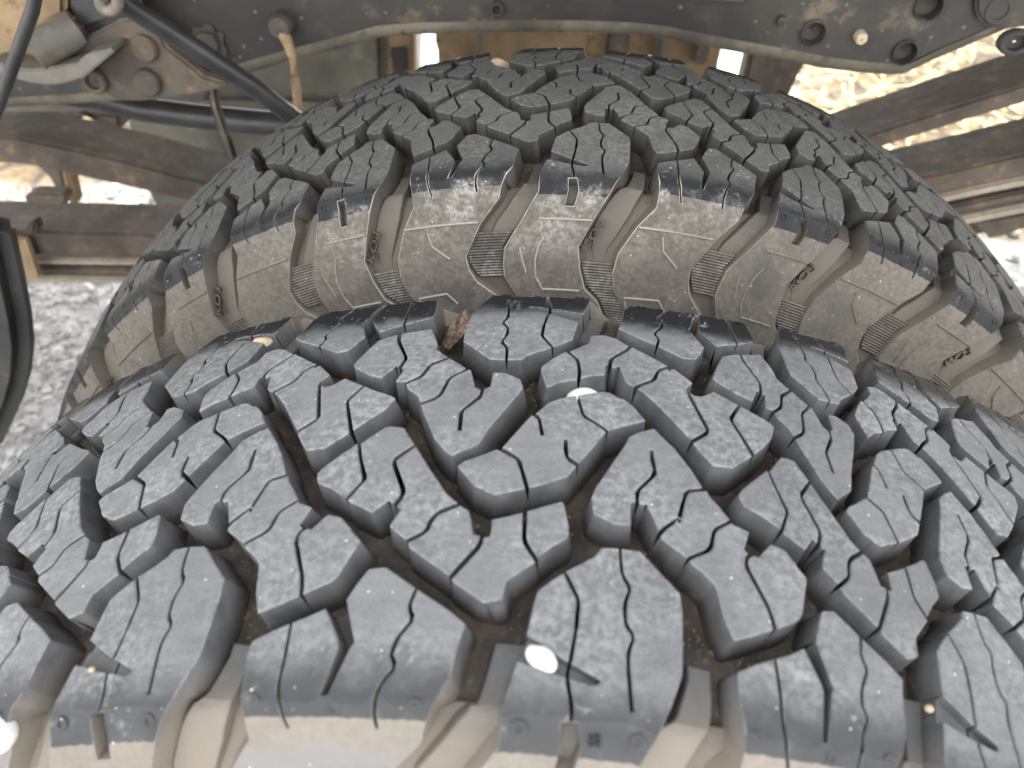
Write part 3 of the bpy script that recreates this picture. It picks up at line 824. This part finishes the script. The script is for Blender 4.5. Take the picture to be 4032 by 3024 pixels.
# ---------------------------------------------------------------- ground
rnd = random.Random(4)
bm = bmesh.new()
bmesh.ops.create_grid(bm, x_segments=2, y_segments=2, size=60)
me = bpy.data.meshes.new('ground'); bm.to_mesh(me); bm.free()
tag(link('ground', me, None, GRAVEL), 'pale grey gravel ground under and beyond the truck', None, None, 'structure')

def stone_shape(r, seed, squash=.7, sub=1):
    rr = random.Random(seed)
    bm = bmesh.new(); bmesh.ops.create_icosphere(bm, subdivisions=sub, radius=1)
    ax = (rr.uniform(.75, 1.2), rr.uniform(.75, 1.2), squash * rr.uniform(.8, 1.15))
    for v in bm.verts:
        k = 1 + rr.uniform(-.13, .13)
        v.co = Vector((v.co.x * ax[0], v.co.y * ax[1], v.co.z * ax[2])) * k * r
    return bm

shapes = []
for q in range(12):
    b = stone_shape(1, q)
    shapes.append((np.array([v.co[:] for v in b.verts]), np.array([[v.index for v in f.verts] for f in b.faces]))); b.free()
Vs, Fs, off = [], [], 0
for q in range(17000):
    if q < 15000: x, y, r = rnd.uniform(-1.7, -.35), rnd.uniform(.25, 1.5), rnd.choice((.002, .003, .004, .006)) * rnd.uniform(.7, 1.3)
    else: x, y, r = rnd.uniform(-3, 3.5), rnd.uniform(.3, 1.5), rnd.choice((.008, .012, .018)) * rnd.uniform(.7, 1.4)
    v, f = shapes[rnd.randrange(12)]
    a = rnd.uniform(0, 6.28); c, s_ = math.cos(a), math.sin(a)
    Vs.append(np.stack([(v[:, 0] * c - v[:, 1] * s_) * r + x, (v[:, 0] * s_ + v[:, 1] * c) * r + y, v[:, 2] * r + r * .35], 1)); Fs.append(f + off); off += len(v)
me = bpy.data.meshes.new('gravel_stones'); me.from_pydata(np.concatenate(Vs).tolist(), [], np.concatenate(Fs).tolist())
tag(link('gravel_stones', me, None, STONE), 'loose pale gravel stones on the ground behind the tyres', None, None, 'stuff')

# dry straw on the sunlit ground beyond the truck
Vs, Fs = [], []
for q in range(1600):
    x, y = rnd.uniform(.5, 3.2), rnd.uniform(1.9, 3.2)
    a = rnd.uniform(0, 6.28); L = rnd.uniform(.08, .25); w = rnd.uniform(.002, .005); el = rnd.uniform(.0, .9)
    d = Vector((math.cos(a) * math.cos(el), math.sin(a) * math.cos(el), math.sin(el))); sd = Vector((-math.sin(a), math.cos(a), 0)) * w
    p = Vector((x, y, .006)); k = len(Vs)
    for t in (0, .5, 1):
        c = p + d * L * t - Vector((0, 0, L * .35 * t * t)); Vs += [(c - sd * (1 - t * .8))[:], (c + sd * (1 - t * .8))[:]]
    Fs += [(k, k + 1, k + 3, k + 2), (k + 2, k + 3, k + 5, k + 4)]
me = bpy.data.meshes.new('dry_straw'); me.from_pydata(Vs, [], Fs)
tag(link('dry_straw', me, None, STRAW), 'yellow dry straw lying on the sunlit ground beyond the truck', None, None, 'stuff')

# ---------------------------------------------------------------- the truck: one thing, everything bolted to it is a part
TRUCK = tag(empty('truck', (0, 1.2, 0)), 'truck underside with chassis rail, leaf spring and fuel tank behind the tyres', 'truck')
bpy.context.view_layer.update()
def mount(o, label=None):
    o.parent = TRUCK; o.matrix_parent_inverse = TRUCK.matrix_world.inverted()
    if label: o['label'] = label
    return o
# ---------------------------------------------------------------- chassis rail
YR = .46
rail = empty('frame_rail', (0, YR, Z0 + .4)); mount(rail, 'dark painted chassis rail arching over the wheels along the top')
lower = [(-700, 470), (0, 440), (500, 412), (700, 375), (801, 343), (940, 312), (1154, 252), (1330, 208), (1494, 163), (1650, 152), (1878, 147), (2100, 143), (2300, 145), (2480, 152), (2615, 167), (2835, 211), (3100, 258), (3232, 284), (3400, 306), (3500, 312), (3560, 312), (3680, 255), (3800, 205), (3940, 145), (4032, 105), (4700, -160)]
top = [(4700, -900), (-700, -900)]
def at0(px, py, y): return Vector(at(px, py, y)) - rail.location
def relink(o, parent):
    o.parent = parent; o.matrix_parent_inverse = parent.matrix_world.inverted(); return o
bpy.context.view_layer.update()
web = relink(solid('web', [(px, py - 42) for px, py in lower] + top, YR, .008, FRAME, None, .003), rail)
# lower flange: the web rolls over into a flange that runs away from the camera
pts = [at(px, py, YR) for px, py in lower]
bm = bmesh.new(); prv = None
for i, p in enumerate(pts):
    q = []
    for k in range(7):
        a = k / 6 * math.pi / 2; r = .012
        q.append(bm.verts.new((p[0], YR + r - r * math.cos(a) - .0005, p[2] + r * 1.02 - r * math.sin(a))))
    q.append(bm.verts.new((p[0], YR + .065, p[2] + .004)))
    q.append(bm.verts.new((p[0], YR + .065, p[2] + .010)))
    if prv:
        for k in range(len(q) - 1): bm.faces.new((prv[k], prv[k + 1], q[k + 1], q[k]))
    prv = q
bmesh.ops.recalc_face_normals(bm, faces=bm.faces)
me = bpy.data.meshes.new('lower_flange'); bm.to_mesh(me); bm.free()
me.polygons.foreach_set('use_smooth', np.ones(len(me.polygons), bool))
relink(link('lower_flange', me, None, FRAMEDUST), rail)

def disc_part(name, px, py, rpx, y, h, mat, parent, hole=0.0, n=20, sy=1.0):
    c = at(px, py, y); rad = rpx / FPX * np.linalg.norm(c - CAM)
    bm = bmesh.new(); rings = []
    prof = [(rad, 0.0), (rad, -h * .7), (rad * .86, -h)] + ([(rad * .6, -h), (rad * .55, -h * .2), (.001, -h * .2)] if hole else [(rad * .3, -h * 1.05), (.0005, -h * 1.08)])
    for rr, dy in prof: rings.append([bm.verts.new((c[0] + rr * math.cos(2 * math.pi * k / n), y + dy, c[2] + rr * sy * math.sin(2 * math.pi * k / n))) for k in range(n)])
    for a, b in zip(rings[:-1], rings[1:]):
        for k in range(n): bm.faces.new((a[k], a[(k + 1) % n], b[(k + 1) % n], b[k]))
    bmesh.ops.recalc_face_normals(bm, faces=bm.faces)
    me = bpy.data.meshes.new(name); bm.to_mesh(me); bm.free()
    o = link(name, me, None, mat); return relink(o, parent) if parent else o

def hole_part(px, py, rpx, parent, y=YR):
    """a punched hole: a raised, dusty lip round a dark cup"""
    c = at(px, py, y); rad = rpx / FPX * np.linalg.norm(c - CAM); n = 24
    bm = bmesh.new(); rings = []
    for rr, dy in ((rad * 1.16, -.0005), (rad * 1.1, -.0028), (rad, -.0034), (rad * .96, -.001), (rad * .9, .0065), (rad * .1, .0075)):
        rings.append([bm.verts.new((c[0] + rr * math.cos(2 * math.pi * k / n), y + dy, c[2] + rr * math.sin(2 * math.pi * k / n))) for k in range(n)])
    for a, b in zip(rings[:-1], rings[1:]):
        for k in range(n): bm.faces.new((a[k], a[(k + 1) % n], b[(k + 1) % n], b[k]))
    bmesh.ops.recalc_face_normals(bm, faces=bm.faces)
    bm.faces.new(rings[-1])
    bmesh.ops.recalc_face_normals(bm, faces=bm.faces)
    me = bpy.data.meshes.new('punched_hole'); bm.to_mesh(me); bm.free()
    return me, c
for px, py, rp in ((3202, 128, 38), (3562, 205, 36), (3656, 22, 40)):
    me, c = hole_part(px, py, rp, rail)
    # cut the web for the hole
    cutter = tube('cutter', [(c[0], YR - .02, c[2]), (c[0], YR + .02, c[2])], rp / FPX * np.linalg.norm(c - CAM) * .97, None, None, 24)
    md = web.modifiers.new('hole', 'BOOLEAN'); md.object = cutter; md.operation = 'DIFFERENCE'; md.solver = 'EXACT'
    bpy.context.view_layer.update()
    nm = bpy.data.meshes.new_from_object(web.evaluated_get(bpy.context.evaluated_depsgraph_get()))
    web.modifiers.clear(); web.data = nm
    bpy.data.objects.remove(cutter)
    relink(link('punched_hole', me, None, FRAME), rail)
disc_part('rivet', 3384, 140, 20, YR, .008, TANSTONE, rail)
disc_part('rivet', 3075, 75, 17, YR, .006, FRAME, rail)
disc_part('bolt', 1958, 30, 26, YR, .006, FRAME, rail, hole=1)
disc_part('bolt', 1120, 85, 40, YR, .016, RUST, rail)
disc_part('bolt', 3922, 30, 46, YR, .007, FRAME, rail, hole=1)
relink(solid('corner_plate', [(3846, -60), (3842, 40), (3856, 78), (3890, 104), (3960, 118), (4300, 60), (4300, -80)], YR - .006, .006, FRAME, None, .002), rail)
disc_part('grommet', 3990, 160, 52, YR - .002, .006, DARK, rail, hole=1, sy=.75)
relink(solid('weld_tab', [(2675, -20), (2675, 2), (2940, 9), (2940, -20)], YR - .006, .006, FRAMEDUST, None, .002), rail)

# hanger bracket bolted to the rail, upper left
hb = empty('spring_hanger', at(600, 250, YR - .03)); mount(hb, 'rusty dark hanger bracket with two bolts at upper left')
bpy.context.view_layer.update()
relink(solid('bracket_plate', [(250, 205), (330, 150), (470, 75), (540, 70), (625, 120), (650, 180), (800, 300), (900, 330), (830, 360), (690, 385), (560, 400), (470, 400), (400, 365), (330, 330), (300, 318), (420, 225), (455, 195), (400, 205), (300, 235)], YR - .035, .012, RUST, None, .003), hb)
relink(solid('flange_arm', [(-60, 250), (0, 250), (60, 268), (120, 275), (300, 252), (340, 215), (440, 190), (452, 202), (330, 305), (260, 328), (210, 336), (130, 330), (30, 305), (-60, 300)], YR - .06, .025, GREYST, None, .005), hb)
disc_part('bolt', 575, 187, 44, YR - .035, .006, RUST, hb)
disc_part('bolt', 585, 320, 46, YR - .035, .006, RUST, hb)
disc_part('bolt', 378, 314, 42, YR - .035, .006, RUST, hb, hole=1)
tubea = [at(130, 212, YR - .055), at(300, 112, YR - .03)]
relink(tube('bushing', tubea, .014, GREYST, None, 20), hb)
relink(solid('eye_ring', [(60, 300), (90, 170), (150, 90), (215, 62), (260, 72), (300, 120), (320, 140), (190, 215), (150, 240), (135, 262)], YR - .032, .016, RUST2, None, .006), hb)
relink(solid('shackle_plate', [(-150, -200), (260, -200), (255, 60), (200, 120), (120, 262), (60, 268), (-150, 280)], YR - .014, .012, RUST2, None, .004), hb)
relink(solid('hanger_bolt_boss', [(730, 130), (770, 100), (850, 110), (885, 180), (880, 260), (820, 300), (740, 305), (705, 250)], YR - .008, .012, RUST, None, .006), hb)
relink(solid('rubber_bump_stop', [(265, -200), (540, -200), (560, 0), (520, 60), (440, 95), (345, 130), (310, 125), (265, 70)], YR - .03, .028, ROD, None, .01), hb)

# ---------------------------------------------------------------- rods and lines
def thing_tube(name, label, cat, pts, rad, mat):
    return mount(tube(name, pts, rad, mat), label)
def bend(P, rnd_=.0): return P
sr = [at(410, -60, .36), at(500, 20, .37), at(760, 185, .385), at(1000, 345, .40), at(1180, 480, .41)]
thing_tube('shock_rod', 'black diagonal rod running from the top down to the far tyre', 'rod', sr, .0072, ROD)
mount(tube('rod_eye', [at(430 + 34 * math.cos(a), 8 + 34 * math.sin(a), .352) for a in np.linspace(-.5, 3.6, 12)], .004, GREYST), 'small grey hook ring beside the head of the diagonal rod')
thing_tube('left_link_rod', 'black slanted rod at the upper left edge', 'rod', [at(150, -80, .33), at(128, 40, .33), at(60, 230, .33), at(0, 395, .33), at(-60, 560, .33)], [.0043] * 5, ROD)
thing_tube('brake_line', 'thin rusty brake line hanging from a bolt on the chassis rail', 'brake line', [at(1105, 115, .45), at(1130, 160, .445), at(1150, 220, .44), at(1160, 300, .44), at(1172, 400, .44), at(1182, 470, .44)], [.0055, .0045, .0036, .0036, .0036, .0036], RUST2)
thing_tube('sway_bar', 'dark sway bar with a dusty underside crossing under the hanger bracket', 'bar', [at(-40, 345, .52), at(150, 352, .52), at(400, 385, .52), at(560, 430, .52), at(760, 455, .52), at(1000, 480, .52), at(1250, 500, .52)], .0115, ROD)
mount(solid('dusty_flat_bar', [(-60, 375), (0, 372), (150, 375), (300, 395), (450, 415), (470, 438), (300, 442), (100, 444), (-60, 445)], .55, .03, GREYST), 'dusty grey flat bar under the sway bar on the left')
mount(solid('hanging_strap', [(800, 315), (845, 310), (862, 420), (905, 540), (935, 640), (890, 640), (850, 520), (818, 400)], .44, .006, RUST), 'narrow rusty strap hanging below the hanger bracket')

# ---------------------------------------------------------------- leaf spring
YS = .66
ls = empty('leaf_spring', at(2016, 900, YS)); mount(ls, 'rusty leaf spring pack passing behind the far tyre')
bpy.context.view_layer.update()
def leaf(name, line, width, mat, yc=YS):
    P = [at(px, py, yc) for px, py, t in line]; T = [t / FPX * np.linalg.norm(p - CAM) for (_, _, t), p in zip(line, P)]
    return relink(bar(name, P, width, T, mat, None, .0025), ls)
leaf('main_leaf', [(-150, 520, 84), (0, 532, 84), (150, 540, 92), (404, 595, 96), (600, 640, 96), (775, 685, 90), (1200, 770, 80), (2016, 860, 80), (2900, 715, 80), (3232, 553, 60), (3440, 485, 60), (3774, 374, 60), (4032, 294, 60), (4300, 209, 60)], .075, SPRING)
leaf('second_leaf', [(-150, 895, 90), (0, 893, 90), (126, 895, 92), (350, 900, 92), (618, 905, 92), (1200, 960, 80), (2016, 1010, 80), (2900, 860, 80), (3484, 696, 76), (3654, 661, 78), (3850, 618, 80), (4032, 576, 82), (4300, 511, 82)], .075, SPRING)
for k in range(3):
    dl, dr = 985 + k * 38, 722 + k * 56
    leaf('lower_leaf', [(150 - k * 8, dl + 4, 26), (360, dl + 7, 26), (620, dl + 10, 26), (1200, dl + 40, 26), (2016, dl + 70, 26), (2900, dr + 130, 28), (3600, dr + 38, 34), (3850, dr - 18, 34), (4032, dr - 55, 34), (4300, dr - 112, 34)], .05 - k * .003, SPRINGEDGE if k % 2 == 0 else SPRING, YS - .004 * k)
relink(solid('clip', [(95, 770), (130, 758), (255, 762), (268, 790), (250, 815), (110, 812), (92, 795)], YS - .045, .02, RUST, None, .004), ls)
relink(solid('clip_bolt', [(100, 900), (115, 878), (138, 880), (142, 910), (125, 935), (104, 930)], YS - .05, .02, SPRING, None, .004), ls)
relink(solid('spring_strap', [(4, 925), (110, 940), (135, 1010), (160, 1090), (150, 1103), (40, 1100), (22, 1040)], YS - .05, .006, RUST2, None, .003), ls)

# ---------------------------------------------------------------- underbody beyond the rail
mount(solid('fuel_tank', [(478, 430), (560, 330), (700, 250), (1500, 60), (1528, 120), (1528, 600), (1400, 900), (640, 905), (560, 760), (505, 600)], 1.05, .35, TANK, None, .02), 'dark grey fuel tank behind the diagonal rod')
mount(solid('tank_band', [(790, 398), (1330, 404), (1330, 410), (790, 406)], 1.03, .02, GREYST, None, .001), 'thin pale steel band across the dark tank')
cm = empty('cross_member', at(2400, 200, .9)); mount(cm, 'dusty tan cross member seen between the chassis rail and the far tyre')
bpy.context.view_layer.update()
relink(solid('beam', [(1713, 100), (2860, 130), (2850, 160), (2830, 240), (2800, 420), (1730, 400), (1722, 190), (1713, 178)], .95, .05, RUST2, None, .006), cm)
relink(solid('beam_end', [(1528, 60), (1620, 60), (1626, 160), (1630, 300), (1614, 330), (1528, 330)], .93, .03, RUST2, None, .004), cm)
relink(solid('opening_shade_plate', [(1536, 192), (1600, 186), (1612, 330), (1552, 330)], .925, .004, DARK, None, .001), cm)  # solid dark plate, painted in as the shade of an opening
relink(solid('beam_right', [(2960, 170), (3180, 240), (3140, 310), (3090, 420), (2900, 420), (2930, 300)], .95, .05, RUST, None, .006), cm)
for x0, w in ((1880, 26), (2395, 90), (2600, 26), (2745, 60)):
    relink(solid('rib', [(x0, 120), (x0 + w, 122), (x0 + w - 20, 260), (x0 - 20, 260)], .925, .02, GREYST if w < 50 else RUST, None, .004), cm)
mount(solid('muffler_bracket', [(3780, 856), (3900, 842), (4060, 815), (4200, 800), (4200, 890), (4040, 918), (3960, 948), (3870, 962), (3800, 900)], .80, .10, RUST, None, .012), 'brown rusty bracket under the leaf spring at the right edge')
mount(solid('axle_tube_bracket', [(130, 440), (330, 443), (470, 445), (475, 500), (455, 530), (420, 500), (380, 500), (345, 470), (300, 450), (130, 560)], .85, .05, RUST, None, .006), 'rusty bracket in the gap above the left leaf spring')
mount(solid('spare_panel_post', [(235, 650), (262, 660), (300, 812), (272, 815)], .9, .03, RUST2, None, .004), 'narrow brown post between the sunlit gaps at the left')
mount(solid('dark_gusset', [(130, 640), (240, 655), (265, 780), (230, 770), (190, 700)], .95, .03, RUST, None, .004), 'dark gusset plate beside the narrow brown post at the left')

# curved rubber mud flap at the left edge
mf = [(-400, 820), (0, 905), (22, 1000), (52, 1130), (82, 1280), (94, 1390), (86, 1500), (55, 1610), (10, 1710), (-30, 1790), (-400, 1900)]
mount(solid('mud_flap', mf, .33, .03, DARK, None, .011), 'dark curved rubber mud flap cut off by the left edge')

# unseen deck overhead; box body added above it to shade the near tyres
dk = empty('flat_bed', (0, 1.2, 1.1)); mount(dk, 'flat truck bed and an added sun-blocking box above the chassis')
bpy.context.view_layer.update()
relink(box('deck', (0, 1.30, 1.10), (6.0, 2.1, .08), DECK, None, .01), dk)
relink(box('sun_block_box', (0, 1.30, 1.95), (6.0, 2.0, 1.6), DECK, None, .02), dk)
# pale far-side panels that stand between the left gaps and the sun

# ---------------------------------------------------------------- small finds in the tread
def tyre_pt(x, s, depth, i=0, th=TH_NEAR, y0=0.0, prof=GEN):
    y, r = prof.at(np.array([s / 1000.]), np.array([depth / 1000.])); t = float(th(np.array([x / PITCH + i]))[0])
    return Vector((float(r[0]) * math.sin(t), float(y[0]) + y0, float(r[0]) * math.cos(t) + Z0)), t

def pebble(name, label, cat, x, s, depth, size, mat, seed, rotz=0, i=0, th=TH_NEAR, y0=0.0, sq=.75, grp=None):
    p, t = tyre_pt(x, s, depth, i, th, y0)
    rr = random.Random(seed)
    bm = bmesh.new(); bmesh.ops.create_icosphere(bm, subdivisions=3, radius=1)
    k = [Vector((rr.uniform(-1, 1), rr.uniform(-1, 1), rr.uniform(-1, 1))).normalized() for _ in range(9)]
    for v in bm.verts:
        d = v.co.normalized(); m = 1.0
        for q in k: m = min(m, .86 / max(d.dot(q), .5)) if d.dot(q) > .72 else m
        v.co = Vector((d.x * size[0], d.y * size[1], d.z * size[2] * sq)) * m
    me = bpy.data.meshes.new(name); bm.to_mesh(me); bm.free()
    me.polygons.foreach_set('use_smooth', np.ones(len(me.polygons), bool))
    o = link(name, me, None, mat); o.location = p; o.rotation_euler = (0, t, rotz)
    return tag(o, label, cat, grp)
pebble('white_pebble', 'white pebble stuck in a slot of the front shoulder lug', 'pebble', -1.1, -71.9, 1.2, (.0048, .0032, .0034), WHITE, 1, R(-38), sq=1.0)
pebble('white_pebble', 'white pebble wedged deep in the groove behind the central tread block', 'pebble', 8.0, 27.5, 7.5, (.0062, .0042, .0042), WHITE, 8, R(10), sq=1.0)
pebble('tan_pebble', 'tan pebble wedged in a notch of the far shoulder at left', 'pebble', -131.0, 71.5, 3.5, (.0052, .0042, .0040), TANSTONE, 5, R(20), sq=1.0)
pebble('brown_stone', 'brown stone caught between tread blocks on top of the far tyre', 'stone', -45.5, 66, 3, (.009, .007, .009), TANSTONE, 12, R(10), 0, TH_FAR, .26103, 1.0)
pebble('white_pebble', 'white round pebble in the shoulder groove at the lower left edge', 'pebble', -163.5, -91.5, 3.0, (.006, .006, .005), WHITE, 21, sq=1.0)
pebble('yellow_grit', 'tiny yellow grit grain on the left shoulder lug', 'grit', -130.6, -75.3, -.3, (.0011, .0009, .0008), TANSTONE, 30, sq=1.0)
pebble('pale_grit', 'small pale chip of stone in the right shoulder groove', 'grit', 122.6, -69.3, 3.5, (.0014, .0011, .0009), TANSTONE, 31, R(20), sq=1.0)
# packed grit on the groove floors of the near tyre
OUTL = [np.array(PAT[k][0]) for k in PAT] + [np.array(S1_OUT), np.array(S2_OUT)]
OUTL = OUTL + [-o for o in OUTL[-2:]]
rg = np.random.RandomState(7)
cx = rg.uniform(-66, 66, 90); cs = rg.uniform(-62, 62, 90)
Vs, Fs, off = [], [], 0
for i in range(-2, 3):
    cl = rg.randint(0, 90, 1500)
    g = np.stack([cx[cl] + rg.normal(0, 2.2, 1500), cs[cl] + rg.normal(0, 2.2, 1500)], 1)
    g = np.concatenate([g, np.stack([rg.uniform(-66, 66, 500), rg.uniform(-66, 66, 500)], 1)])
    ok = np.ones(len(g), bool)
    for o_ in OUTL:
        for sh in (-131, 0, 131): ok &= ~in_poly(g, o_ + (sh, 0)) & (dist_poly(g, o_ + (sh, 0)) > 1.3)
    for x, s_ in g[ok][::2]:
        r = rg.choice([.00022, .0003, .0004, .0006]) * rg.uniform(.7, 1.3)
        y, rr_ = floor_at(np.array([s_ / 1000]), -r * .4); t = float(TH_NEAR(np.array([x / PITCH + i]))[0])
        v, f = shapes[rg.randint(12)]
        Vs.append(v * r + np.array([rr_[0] * math.sin(t), y[0], rr_[0] * math.cos(t)])); Fs.append(f + off); off += len(v)
me = bpy.data.meshes.new('groove_grit'); me.from_pydata(np.concatenate(Vs).tolist(), [], np.concatenate(Fs).tolist())
tag(link('groove_grit', me, NEAR, GRIT), kind='stuff')
# bark chip in the far groove
p, t = tyre_pt(-41.8, 66, 4.5)
bm = bmesh.new(); rr = random.Random(3)
rows = []
for a in range(7):
    row = []
    for b in range(4):
        u, v = a / 6 - .5, b / 3 - .5
        row.append(((u * .017, v * .006 * (1.1 - abs(u)), .0012 * math.sin(u * 5) + .002 * v * v * 4 + rr.uniform(-.0004, .0004))))
    rows.append(row)
for dz in (0, -.0012):
    for row in rows: row[:] = row
vt = [[bm.verts.new((x, y, z)) for x, y, z in r] for r in rows]; vb = [[bm.verts.new((x, y, z - .0014)) for x, y, z in r] for r in rows]
for a in range(6):
    for b in range(3):
        bm.faces.new((vt[a][b], vt[a + 1][b], vt[a + 1][b + 1], vt[a][b + 1])); bm.faces.new((vb[a][b], vb[a][b + 1], vb[a + 1][b + 1], vb[a + 1][b]))
rim = [vt[a][0] for a in range(7)] + [vt[6][b] for b in (1, 2, 3)] + [vt[a][3] for a in range(5, -1, -1)] + [vt[0][b] for b in (2, 1)]
rib_ = [vb[a][0] for a in range(7)] + [vb[6][b] for b in (1, 2, 3)] + [vb[a][3] for a in range(5, -1, -1)] + [vb[0][b] for b in (2, 1)]
for k in range(len(rim)): bm.faces.new((rim[k], rib_[k], rib_[(k + 1) % len(rim)], rim[(k + 1) % len(rim)]))
bmesh.ops.recalc_face_normals(bm, faces=bm.faces)
me = bpy.data.meshes.new('bark_chip'); bm.to_mesh(me); bm.free()
o = link('bark_chip', me, None, BARK); o.location = p; o.rotation_euler = (.5, -.35, R(62))
tag(o, 'curled brown bark chip lying in the far groove of the near tyre', 'bark chip')
